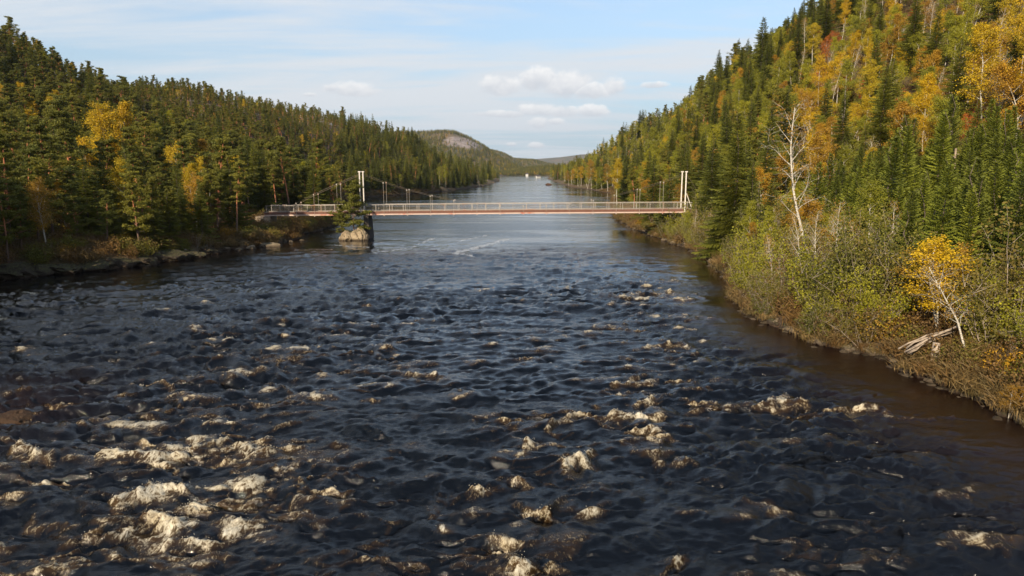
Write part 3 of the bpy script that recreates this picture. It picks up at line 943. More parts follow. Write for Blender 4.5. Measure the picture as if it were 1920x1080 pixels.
def spruce(seed, Ht=16.0, Rb=2.6, young=False):
    rg = np.random.RandomState(seed)
    T = Tree('spruce_bark', 'young' if young else 'spruce')
    T.height = Ht
    tr = np.array([(rg.normal() * 0.03 * i, rg.normal() * 0.03 * i, Ht * i / 8) for i in range(9)])
    tr[0] = (0, 0, -0.6)
    T.w.tube(tr, np.linspace(Ht * 0.012, 0.015, 9), 6)
    C = []
    A = []
    B = []
    tn = []
    z = Ht * (0.03 if young else 0.05)
    while z < Ht * 0.985:
        f = 1 - z / Ht
        Lb = Rb * f ** (0.85 if not young else 0.75) * (0.9 + 0.25 * rg.rand()) + 0.12
        nb = int(6 + 3 * rg.rand())
        ph0 = rg.rand() * 6.28
        for b in range(nb):
            ph = ph0 + b * 6.283 / nb + rg.normal() * 0.2
            L = Lb * rg.uniform(0.55, 1.15)
            if rg.rand() < 0.06:
                continue
            up = (0.18 if young else -0.12) + 0.45 * (1 - f) ** 2 + rg.normal() * 0.08
            rad = np.array([math.cos(ph), math.sin(ph), 0])
            side = np.array([-math.sin(ph), math.cos(ph), 0])
            ns = max(3, int(L / (0.12 if young else 0.15)))
            tonev = rg.rand()
            for q in range(ns):
                s_ = (q + 0.6) / ns
                r = L * s_
                zz = z + up * r - 0.30 * (s_ ** 1.3) * L * 0.5 + 0.10 * L * s_ ** 3
                c = rad * r + np.array([0, 0, zz])
                wd = 0.30 * L * (1 - s_ * 0.75) + 0.08
                for sg in (-1, 1):
                    tip = side * sg * wd * rg.uniform(0.7, 1.2) + rad * wd * 0.45 + np.array([0, 0, -wd * rg.uniform(0.25, 0.75)])
                    C.append(c)
                    A.append(tip)
                    B.append((rad * 0.75 + np.array([0, 0, 0.35])) * rg.uniform(0.06, 0.12))
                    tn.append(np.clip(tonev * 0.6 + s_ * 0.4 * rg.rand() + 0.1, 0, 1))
            # tip
        z += (0.26 + 0.12 * rg.rand()) * (0.6 + 0.5 * f) * (1.1 if not young else 0.85)
    C = np.array(C)
    A = np.array(A)
    B = np.array(B)
    tn = np.array(tn)
    V = np.stack([C - B * 0.6, C + A * 0.5 - B, C + A, C + A * 0.45 + B], 1).reshape(-1, 3)
    T.l.add(V, np.arange(len(V)).reshape(-1, 4), np.repeat(tn, 4))
    # leader
    T.l.add(*leaf_quads(np.array([[0, 0, Ht - 0.3 + 0.1 * i] for i in range(4)]) + tr[-1] * [1, 1, 0], 0.3, rg, np.full(4, .5)))
    return T


def pine(seed, Ht=15.0, start=0.42, spread=3.0, nl=24):
    rg = np.random.RandomState(seed)
    T = Tree('pine_bark', 'pine')
    T.height = Ht
    tr = path_from((0, 0, -0.6), (rg.normal() * 0.04, rg.normal() * 0.04, 1), Ht + 0.3, 9, rg, 0.045, 0.03)
    T.w.tube(tr, np.linspace(Ht * 0.0145, 0.05, len(tr)), 7)
    CL = []
    rad = []
    tns = []
    for i in range(nl):
        f = start + (1 - start) * ((i + rg.rand() * 0.8) / nl)
        k = f * (len(tr) - 1)
        p = tr[int(k)] * (1 - k % 1) + tr[min(int(k) + 1, len(tr) - 1)] * (k % 1)
        ph = i * 2.4 + rg.normal() * 0.5
        fr = (f - start) / (1 - start)
        L = spread * (0.55 + 0.6 * math.sin(min(1, fr * 1.15 + 0.18) * math.pi) ** 0.7) * rg.uniform(0.45, 1.2) * (1 - 0.45 * fr)
        if fr < 0.15 and rg.rand() < 0.4:
            L *= 0.5
        up = 0.05 + 0.7 * fr + rg.normal() * 0.12
        lp = path_from(p, (math.cos(ph), math.sin(ph), up), L, 5, rg, 0.16, 0.05)
        T.w.tube(lp, np.linspace(0.07 * (1.2 - fr), 0.018, 6), 4)
        for q in (2, 3, 4, 5):
            for c in range(2 if q < 5 else 3):
                off = rg.normal(size=3) * [0.42, 0.42, 0.12] * (0.5 + 0.16 * L)
                CL.append(lp[q] + off)
                rad.append(rg.uniform(0.38, 0.75) * (0.6 + 0.13 * L))
                tns.append(rg.rand())
    for c in range(6):
        CL.append(tr[-1] + rg.normal(size=3) * [0.45, 0.45, 0.35])
        rad.append(0.5)
        tns.append(rg.rand())
    CL = np.array(CL)
    # needle tufts: thin bent blades radiating from points inside flat clumps
    n = 46
    P = []
    S = []
    TN = []
    for c, r, tt in zip(CL, rad, tns):
        q = rg.normal(size=(n, 3))
        q /= np.linalg.norm(q, axis=1)[:, None]
        q *= (rg.rand(n) ** 0.45)[:, None]
        P.append(c + q * [r, r, r * 0.48])
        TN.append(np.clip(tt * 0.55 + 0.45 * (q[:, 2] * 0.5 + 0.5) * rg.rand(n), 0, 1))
    P = np.concatenate(P)
    TN = np.concatenate(TN)
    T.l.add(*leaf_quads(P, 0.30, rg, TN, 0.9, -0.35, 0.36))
    return T


def broad(seed, Ht=12.0, start=0.3, spread=2.4, nl=20, nleaf=8000, wood='birch_bark', leaf='yellow', lean=0.0, lsize=0.17, forks=1, thick=0.011, top=1.0, upk=0.8, sides=6, fine=1.0, twigs=0):
    rg = np.random.RandomState(seed)
    T = Tree(wood, leaf)
    T.height = Ht
    sites = []
    wgt = []
    for fk_ in range(forks):
        ld = lean if forks == 1 else lean + rg.normal() * 0.12
        tr = path_from((rg.normal() * 0.1 * (forks > 1), rg.normal() * 0.1 * (forks > 1), -0.5), (ld, rg.normal() * 0.04, 1), Ht * (1 if fk_ == 0 else rg.uniform(0.7, 0.95)) + 0.3, 9, rg, 0.05, 0.03)
        T.w.tube(tr, np.linspace(Ht * thick, 0.02, len(tr)), sides)
        for i in range(nl):
            f = start + (1 - start) * ((i + rg.rand() * 0.8) / nl)
            k = f * (len(tr) - 1)
            p = tr[int(k)] * (1 - k % 1) + tr[min(int(k) + 1, len(tr) - 1)] * (k % 1)
            ph = i * 2.4 + rg.normal() * 0.6
            fr = (f - start) / (1 - start)
            L = spread * (0.35 + 0.75 * math.sin((fr * 0.8 + 0.2) * math.pi) ** 0.8) * rg.uniform(0.5, 1.25)
            lp = path_from(p, (math.cos(ph), math.sin(ph), upk + 0.6 * fr + rg.normal() * 0.2), L, 5, rg, 0.14, 0.02)
            T.w.tube(lp, np.linspace((0.030 + 0.010 * L) * fine, 0.008 * fine, 6), 4)
            for q in (2, 3, 4, 5):
                d = rg.normal(size=3) * [1, 1, 0.6] + (lp[q] - lp[q - 1]) * 1.5
                d /= np.linalg.norm(d)
                sp_ = path_from(lp[q], d, L * rg.uniform(0.3, 0.55), 3, rg, 0.2, -0.05)
                T.w.tube(sp_, np.linspace(0.013, 0.006, 4) * fine, 4)
                for tw_ in range(twigs):
                    bd = (sp_[2] - sp_[1]) / (np.linalg.norm(sp_[2] - sp_[1]) + 1e-6) + rg.normal(size=3) * 0.7
                    tp_ = path_from(sp_[1 + tw_ % 3], bd / np.linalg.norm(bd), L * rg.uniform(0.2, 0.4), 2, rg, 0.2, -0.1)
                    T.w.tube(tp_, np.linspace(0.008, 0.004, 3) * fine, 4)
                    sites.append(tp_[2])
                    wgt.append(0.2)
                for u in (1, 2, 3):
                    sites.append(sp_[u])
                    wgt.append(0.30 + 0.06 * L)
                sites.append(lp[q])
                wgt.append(0.35)
    if nleaf:
        S = np.array(sites)
        Wt = np.array(wgt)
        keep = rg.rand(len(S)) < 0.85
        S, Wt = S[keep], Wt[keep]
        idx = rg.randint(0, len(S), nleaf)
        tt = rg.rand(len(S))
        off = rg.normal(size=(nleaf, 3)) * [1, 1, 0.75] * Wt[idx][:, None] * 0.72
        T.l.add(*leaf_quads(S[idx] + off, lsize, rg, np.clip(tt[idx] * 0.6 + rg.rand(nleaf) * 0.4, 0, 1), 1.0, 0.3, 0.85))
    return T


def shrub(seed, Ht=3.5, nst=11, spread=0.5, nleaf=3200, leaf='olive', wood='grey_bark', lsize=0.12):
    rg = np.random.RandomState(seed)
    T = Tree(wood, leaf)
    T.height = Ht
    S = []
    for i in range(nst):
        ph = rg.rand() * 6.28
        tr = path_from((math.cos(ph) * 0.25, math.sin(ph) * 0.25, -0.3), (math.cos(ph) * spread * rg.rand() * 1.6, math.sin(ph) * spread * rg.rand() * 1.6, 1), Ht * rg.uniform(0.6, 1.05), 6, rg, 0.10, 0.0)
        T.w.tube(tr, np.linspace(0.028, 0.007, 7), 4)
        for q in (2, 3, 4, 5, 6):
            for c in range(2):
                d = rg.normal(size=3) + [0, 0, 0.8]
                d /= np.linalg.norm(d)
                sp_ = path_from(tr[q], d, Ht * rg.uniform(0.10, 0.24), 3, rg, 0.2, 0)
                T.w.tube(sp_, np.linspace(0.010, 0.004, 4), 4)
                S += [sp_[1], sp_[2], sp_[3]]
    if nleaf:
        S = np.array(S)
        idx = rg.randint(0, len(S), nleaf)
        tt = rg.rand(len(S))
        T.l.add(*leaf_quads(S[idx] + rg.normal(size=(nleaf, 3)) * 0.14 * Ht / 3.5, lsize, rg, np.clip(tt[idx] * 0.6 + rg.rand(nleaf) * 0.4, 0, 1), 1, 0.1, 0.8))
    return T


def bake(T, name, leaf=None, lod=1.0, lscale=1.0, wood_keep=1.0):
    """returns one joined mesh (wood + foliage); lod<1 keeps a share of the leaves and enlarges them"""
    Vw, Fw, tw = T.w.arrays()
    if wood_keep < 1:
        # keep the trunk only
        k = (9 + 1) * 6
        Vw, Fw, tw = T.w.v[0], T.w.f[0], T.w.tone[0]
    if T.l.v:
        Vl, Fl, tl = T.l.arrays()
        Q = Vl.reshape(-1, 4, 3)
        tq = tl.reshape(-1, 4)
        if lod < 1:
            rg = np.random.RandomState(5)
            keep = rg.rand(len(Q)) < lod
            Q = Q[keep]
            tq = tq[keep]
            cen = Q.mean(1, keepdims=True)
            Q = cen + (Q - cen) * lscale
        Vl = Q.reshape(-1, 3)
        Fl = np.arange(len(Vl)).reshape(-1, 4)
        V = np.concatenate([Vw, Vl])
        F = np.concatenate([Fw, Fl + len(Vw)])
        tone = np.concatenate([tw, tq.ravel()])
        mi = np.concatenate([np.zeros(len(Fw)), np.ones(len(Fl))])
        mats = [M[T.wood], M[leaf or T.leaf]]
    else:
        V, F, tone, mi, mats = Vw, Fw, tw, np.zeros(len(Fw)), [M[T.wood]]
    return quads_mesh(name, V, F, mats, mi, {'tone': tone})


def bake_parts(T, name, leaf=None):
    Vw, Fw, tw = T.w.arrays()
    a = quads_mesh(name + '_trunk', Vw, Fw, [M[T.wood]], None, {'tone': tw}, True)
    b = None
    if T.l.v:
        Vl, Fl, tl = T.l.arrays()
        b = quads_mesh(name + '_crown', Vl, Fl, [M[leaf or T.leaf]], None, {'tone': tl})
    return a, b


# kind -> list of prototype records
PROTO = {}


def reg(kind, T, leaf=None, mid=0.55, far=0.07):
    nm = kind + '_proto'
    rec = {'h': T.height, 'parts': bake_parts(T, nm, leaf),
           'mid': bake(T, nm + '_mid', leaf, mid, 1 / math.sqrt(mid) * 0.98),
           'far': bake(T, nm + '_far', leaf, far, 1 / math.sqrt(far) * 0.62, 0.5)}
    PROTO.setdefault(kind, []).append(rec)


for i, (ht, rb) in enumerate([(17, 4.2), (15, 3.6), (18, 4.5), (12, 3.6)]):
    reg('spruce_tree', spruce(100 + i, ht, rb))
for i, (ht, rb) in enumerate([(9, 1.65), (10.5, 1.7), (7.5, 1.5)]):
    reg('young_spruce_tree', spruce(120 + i, ht, rb, True))
for i, (ht, st_, spd, nl) in enumerate([(15, .42, 3.0, 24), (16, .5, 2.7, 22), (13, .3, 2.8, 24), (17, .55, 3.2, 24), (12, .25, 2.5, 22), (7, .12, 2.7, 20)]):
    reg('pine_tree', pine(200 + i, ht, st_, spd, nl))
BR = [broad(300, 12, .33, 2.2, 20, 8000, lsize=.15, fine=.6, thick=.009), broad(301, 14, .42, 2.3, 20, 8000, lsize=.15, fine=.6, thick=.0085), broad(302, 11, .22, 2.4, 22, 9500, lsize=.15, fine=.6, thick=.009), broad(303, 10, .32, 2.1, 16, 6500, lsize=.14, forks=2, fine=.6, thick=.008)]
for T in BR:
    reg('yellow_birch_tree', T, 'yellow')
reg('yellow_birch_tree', broad(340, 20, .25, 5.5, 30, 26000, lsize=.19, fine=.8, thick=.012), 'yellow')
for T in BR[:3]:
    reg('green_birch_tree', T, 'green')
for T in (BR[0], BR[2], BR[3]):
    reg('golden_birch_tree', T, 'gold')
for i in range(2):
    reg('rowan_tree', broad(320 + i, 7.5, .2, 2.0, 15, 5000, 'grey_bark', 'red', forks=2, thick=.009, lsize=.14, fine=.6), 'red')
for i in range(3):
    reg('bare_birch_tree', broad(330 + i, 13 - i, .38, 2.1, 24, 900, 'birch_bark', 'gold', lean=0.04, lsize=0.11, thick=.0085, upk=1.1, fine=0.55, twigs=2), 'gold')
for i, (lf, ht, nl) in enumerate([('olive', 3.6, 2300), ('green', 4.0, 3000), ('brownleaf', 2.6, 1600), ('olive', 4.8, 3000), ('brownleaf', 3.8, 500)]):
    reg('riverside_shrub', shrub(400 + i, ht, 11, 0.5, nl, lf), lf)
SHRUB_TONE = ['olive green', 'yellow green', 'brown', 'tall olive', 'thin brown twiggy']

# ------------------------------------------------------------------ scatter
rs = np.random.RandomState(12)
trees = []      # dict(kind, proto, x,y,z,h,rot,tilt, special)


def add_tree(kind, proto, x, y, scale, z=None, label=None, rot=None, tilt=(0, 0), force=False, zs=1.0, leaf=None):
    if z is None:
        z = tz(x, y)
    trees.append(dict(kind=kind, proto=proto, x=x, y=y, z=z, s=scale, zs=zs, h=PROTO[kind][proto]['h'] * scale * zs, rot=rs.rand() * 6.28 if rot is None else rot,
                      tilt=tilt, label=label, force=force))


def place(kind, proto, px, pyb, pyt, label=None, Y=None, wide=1.0, **kw):
    """tree whose foot shows at (px, pyb) and top at pyt"""
    if Y is None:
        x, y, z = ground_hit(px, pyb)
    else:
        p = at(px, pyb, Y)
        x, y = p[0], Y
        z = tz(x, y)
    top = at(px, pyt, y)[2]
    hgt = max(top - z, 1.0)
    k_ = hgt / PROTO[kind][proto]['h']
    kw.setdefault('zs', 1 / wide)
    add_tree(kind, proto, x, y, k_ * wide, z, label, force=True, **kw)


# landmark trees
place('bare_birch_tree', 0, 1522, 470, 186, 'tall bare white birch with forked crown standing before the young spruces on the right bank', Y=57, rot=2.0, wide=1.25)
place('spruce_tree', 2, 1372, 488, 205, 'big sunlit green spruce with full skirts, right of the bridge end by the water', Y=80, rot=0.4)
place('spruce_tree', 0, 1330, 440, 245, 'dark blue green spruce standing just right of the right bridge tower', Y=104, rot=1.0)
place('spruce_tree', 1, 1392, 460, 260, 'slimmer green spruce tucked behind the big sunlit spruce by the water', Y=88)
place('spruce_tree', 3, 1425, 165, 30, 'lone tall open crowned spruce standing above the right ridge line', Y=215, rot=2)
place('spruce_tree', 1, 1480, 140, 28, 'pointed dark spruce on the right ridge next to the lone tall spruce', Y=205)
place('spruce_tree', 1, 1520, 110, 18, 'pair of tall pointed spruces on the right ridge, upper one', Y=200)
place('spruce_tree', 0, 1545, 100, -20, 'tall spruce at the top edge of the right ridge', Y=190)
place('yellow_birch_tree', 3, 1765, 632, 440, 'bright golden birch clump above the driftwood on the right bank', rot=1.1, wide=1.55)
place('golden_birch_tree', 2, 1722, 618, 452, 'orange birch close behind the golden clump on the right bank', rot=2.6, wide=1.4)
place('bare_birch_tree', 2, 1812, 676, 480, 'leaning birch with bright white trunk beside the grey stump', tilt=(0, R(-14)), rot=2.4, wide=1.5)
place('bare_birch_tree', 1, 1610, 545, 415, 'small bare pale alder spreading its twigs before the young spruces', Y=50, rot=0.5)
place('yellow_birch_tree', 4, 1900, 270, -20, 'huge golden leafed birch at the upper right corner', Y=92, rot=0.9)
place('yellow_birch_tree', 0, 1840, 250, 40, 'golden birch touching the huge golden tree at the upper right', Y=98)
place('golden_birch_tree', 1, 1905, 330, 110, 'amber leafed birch below the huge golden tree on the right slope', Y=88)
place('rowan_tree', 0, 1585, 200, 135, 'orange red rowan beside the pale rock on the right slope', Y=140)
place('rowan_tree', 1, 1612, 215, 150, 'second orange rowan right of the pale hillside rock', Y=136)
place('rowan_tree', 0, 1850, 250, 185, 'orange red rowan among bare stems under the golden trees', Y=104)
place('rowan_tree', 1, 1815, 262, 190, 'low orange rowan just left of the red one under the golden trees', Y=102)
place('rowan_tree', 1, 1525, 170, 128, 'small orange red rowan left of the pale hillside rock', Y=150)
place('rowan_tree', 1, 1443, 500, 440, 'tiny bright red rowan at the foot of the big spruce', Y=66)
place('rowan_tree', 0, 1680, 270, 180, 'slim orange red rowan in the middle of the right slope', Y=108, zs=1.0)
place('yellow_birch_tree', 0, 1740, 270, 160, 'bright lemon yellow birch in the centre of the right slope', Y=106)
place('yellow_birch_tree', 2, 1720, 265, 172, 'lemon yellow birch leaning on its neighbour mid right slope', Y=109)
place('yellow_birch_tree', 1, 1757, 140, 28, 'yellow birch with long bare white trunk high on the right slope', Y=138)
place('golden_birch_tree', 0, 1718, 190, 85, 'amber birch left of the long trunked yellow birch', Y=126)
place('yellow_birch_tree', 1, 1622, 160, 55, 'thin golden birch with visible stem above the hillside rock', Y=150)
place('golden_birch_tree', 1, 1655, 170, 50, 'tall amber birch standing right of the thin golden birch', Y=148)
place('yellow_birch_tree', 2, 1640, 250, 182, 'round yellow birch below the hillside rowans', Y=112)
place('green_birch_tree', 0, 1450, 200, 110, 'yellow green birch just under the right ridge spruces', Y=170)
place('green_birch_tree', 1, 1560, 130, 70, 'yellow green birch high up above the hillside rock', Y=165)
place('green_birch_tree', 2, 1600, 130, 72, 'second yellow green birch above the hillside rock', Y=165)
place('green_birch_tree', 2, 1170, 385, 322, 'bright lime green birch at the water just behind the bridge', Y=225)
place('green_birch_tree', 0, 1230, 300, 240, 'bright yellow green birch halfway up the slope beyond the bridge', Y=250)
place('yellow_birch_tree', 2, 1240, 300, 252, 'orange yellow birch in the light green patch beyond the bridge', Y=262)
place('green_birch_tree', 1, 1262, 300, 225, 'lime yellow birch right of the orange one beyond the bridge', Y=250)
place('green_birch_tree', 2, 1290, 492, 400, 'small yellow green birch growing under the right bridge tower', Y=101)
place('pine_tree', 1, 445, 462, 300, 'red trunked pine standing alone at the left waterline before the bridge', Y=96, rot=1.2)
place('pine_tree', 0, 152, 420, 188, 'tall pine with red upper trunk on the left slope', Y=98, rot=2.2)
place('pine_tree', 3, 262, 420, 235, 'dark crowned pine with pale stem left of the yellow birches', Y=104)
place('pine_tree', 0, 20, 480, 250, 'dark pine at the left picture edge close to the water', Y=76)
place('pine_tree', 2, 80, 470, 300, 'spreading dark pine in the shade of the left bank', Y=80)
place('pine_tree', 2, 190, 470, 330, 'short shaded pine behind the left bank rocks', Y=84)
place('pine_tree', 4, 300, 460, 340, 'gnarled low pine with pale twisted stem on the left bank', Y=92)
place('pine_tree', 4, 325, 465, 365, 'small crooked pine above the dry bank left of the red trunked pine', Y=93)
place('pine_tree', 3, 545, 400, 255, 'tall pine behind the left bridge approach', Y=128)
place('pine_tree', 1, 590, 395, 265, 'straight pine beside the side span of the bridge', Y=132)
place('yellow_birch_tree', 0, 232, 400, 192, 'tall bright yellow birch among pines on the left slope', Y=112, wide=0.85)
place('yellow_birch_tree', 1, 205, 410, 200, 'yellow birch with ragged crown beside the tall yellow one', Y=110)
place('yellow_birch_tree', 2, 250, 450, 300, 'yellow leafed birch low on the left bank', Y=94)
place('golden_birch_tree', 0, 395, 400, 262, 'orange birch behind the red trunked pine', Y=125)
place('yellow_birch_tree', 3, 340, 400, 268, 'golden birch on the left slope between dark pines', Y=118)
place('golden_birch_tree', 2, 195, 460, 395, 'small copper coloured birch over the left rocks', Y=86)
place('golden_birch_tree', 2, 448, 458, 415, 'small orange leafed birch at the foot of the red trunked pine', Y=97)
place('spruce_tree', 1, 340, 440, 300, 'dark narrow spruce between pines on the left bank', Y=101)
place('spruce_tree', 3, 500, 250, 190, 'pointed spruce topping the left ridge line', Y=300)
place('golden_birch_tree', 2, 1890, 782, 712, 'small glowing orange bush low on the bank at the lower right corner of the trees', wide=1.2)
place('spruce_tree', 3, 1352, 485, 318, 'short sunlit spruce reaching the water at the foot of the big spruce', Y=81)
place('spruce_tree', 0, 1402, 492, 300, 'full green spruce second from the water right of the big sunlit spruce', Y=77)
place('spruce_tree', 2, 1438, 500, 330, 'wide green spruce left of the tall bare birch', Y=71)
place('spruce_tree', 3, 1470, 500, 372, 'small green spruce at the foot of the tall bare birch', Y=66)
# right shoreline birches with white stems beyond the bridge
for i, px in enumerate([1078, 1092, 1103, 1112, 1122, 1133, 1143, 1158, 1190, 1197, 1207, 1218, 1068, 1086]):
    if px < 1150:
        q = water_at(px, np.interp(px, [1046, 1072, 1100, 1148], [343, 351, 355, 363]) - 0.6)
        yq = q[1] * 1.02
        xq = max(q[0], float(xr(np.array([yq]))[0]) + 1.0)
        hq = at(px, 318 - (i % 4) * 6, yq)[2] - 1.0
        kk = ['golden_birch_tree', 'yellow_birch_tree', 'green_birch_tree'][i % 3]
        add_tree(kk, i % 3, xq, yq, hq / PROTO[kk][i % 3]['h'], force=True)
    else:
        place(['golden_birch_tree', 'yellow_birch_tree', 'green_birch_tree'][i % 3], i % 3, px, 382, 318 - (i % 4) * 6, None, Y=190 - i)
for i, (px, pyb, pyt, Y) in enumerate([(1302, 470, 390, 97), (1325, 470, 395, 96), (1320, 440, 330, 108), (1246, 420, 340, 128), (1310, 430, 345, 112), (1500, 560, 470, 55), (1455, 530, 450, 63)]):
    place('bare_birch_tree', i % 3, px, pyb, pyt, None, Y=Y)

# shoreline shrubs of the right bank
for i in range(250):
    Yv = 26 + (rs.rand() ** 1.3) * 85
    d = rs.rand() ** 1.4 * (7 + Yv * 0.06) + 0.4
    x = float(xr(np.array([Yv]))[0]) + d
    px, py, _ = project(x, Yv, 1.0)
    if (1665 < px < 1850 and 595 < py < 800) or (1470 < px < 1560 and 46 < Yv < 59 and rs.rand() < 0.8):
        continue
    if 1325 < px < 1430 and 68 < Yv < 90 and rs.rand() < 0.85:
        continue
    k = rs.choice([0, 1, 2, 3, 4], p=[.24, .28, .10, .26, .12])
    sc_ = rs.uniform(0.7, 1.3) * np.clip(0.60 + d * 0.13, 0.62, 1.12)
    if py > 680:
        k = rs.choice([2, 4, 2, 1])
        sc_ *= 0.5
    add_tree('riverside_shrub', int(k), x, Yv, sc_)
for i in range(170):
    Yv = 52 + 280 * rs.rand() ** 1.6
    d = rs.rand() * 9 + 0.5
    left = rs.rand() < 0.7
    x = float(xl(np.array([Yv]))[0]) - d if left else float(xr(np.array([Yv]))[0]) + d
    add_tree('riverside_shrub', int(rs.choice([0, 2, 4, 2])), x, Yv, rs.uniform(0.4, 0.9) * (0.75 if left else 1))
for (px, pyb, pyt, k, Yv) in [(1430, 470, 350, 3, 70), (1470, 560, 470, 0, 56), (1540, 620, 520, 1, 48), (1580, 640, 540, 1, 46), (1620, 655, 520, 0, 45), (1660, 650, 530, 1, 44), (1690, 640, 510, 1, 44.5),
                              (1880, 640, 470, 3, 38), (1915, 660, 450, 1, 37), (1850, 620, 500, 4, 40), (1940, 620, 430, 3, 38), (1400, 540, 430, 3, 68), (1560, 590, 480, 0, 52), (1640, 600, 500, 3, 48),
                              (1900, 560, 430, 0, 45), (1600, 580, 470, 3, 50), (1440, 540, 440, 0, 62)]:
    place('riverside_shrub', k, px, pyb, pyt, None, Y=Yv)

for i in range(30):
    Yv = rs.uniform(56, 98)
    add_tree(['pine_tree', 'spruce_tree', 'pine_tree'][i % 3], [2, 3, 4][i % 3], float(xl(np.array([Yv]))[0]) - rs.uniform(2.0, 9), Yv, rs.uniform(0.4, 0.75))
rs = np.random.RandomState(31)
for i in range(40):
    Yv = 36 + rs.rand() * 58
    d = 2.0 + rs.rand() * (6 + Yv * 0.05)
    if 34 < Yv < 44 and d < 7:
        continue
    kk = ['bare_birch_tree', 'bare_birch_tree', 'green_birch_tree', 'golden_birch_tree', 'bare_birch_tree', 'green_birch_tree', 'rowan_tree'][i % 7]
    add_tree(kk, i % 2, float(xr(np.array([Yv]))[0]) + d, Yv, rs.uniform(0.35, 0.62) * (0.7 if kk == 'rowan_tree' else 1))
rs = np.random.RandomState(77)
# general forest
taken = np.array([(q['x'], q['y']) for q in trees if q['kind'] != 'riverside_shrub'])
cand = []


def scatter(y0, y1, sp_, side, dmax):
    y = y0
    out_ = []
    while y < y1:
        xe = float((xl if side < 0 else xr)(np.array([y]))[0])
        nn = int(dmax / sp_)
        xs = xe + side * (np.arange(nn) * sp_ + rs.rand(nn) * sp_ * 0.8 + 1.5)
        ys = y + rs.rand(nn) * sp_ * 0.8
        out_ += list(zip(xs, ys))
        y += sp_ * 0.92
    return out_


cand += [(x, y, 'L') for x, y in scatter(26, 200, 3.3, -1, 170)]
cand += [(x, y, 'L') for x, y in scatter(200, 460, 4.4, -1, 300)]
cand += [(x, y, 'L') for x, y in scatter(460, 1350, 11, -1, 500)]
cand += [(x, y, 'R') for x, y in scatter(86, 230, 3.9, 1, 210)]
cand += [(x, y, 'R') for x, y in scatter(230, 480, 5.2, 1, 260)]
cand += [(x, y, 'R') for x, y in scatter(480, 1350, 11, 1, 420)]
plant = [(x, y, 'P') for x, y in scatter(36, 92, 2.15, 1, 75)]
cand += plant
CX = np.array([c[0] for c in cand])
CY = np.array([c[1] for c in cand])
CZ = terrain(CX, CY)
PX, PY, DEP = project(CX, CY, CZ)
PXt, PYt, _ = project(CX, CY, CZ + 14)
mixn = fbm(CX * 0.035, CY * 0.035, 101, 3)
mixn2 = fbm(CX * 0.09, CY * 0.09, 107, 3)
rnd = rs.rand(len(CX))
rnd2 = rs.rand(len(CX))
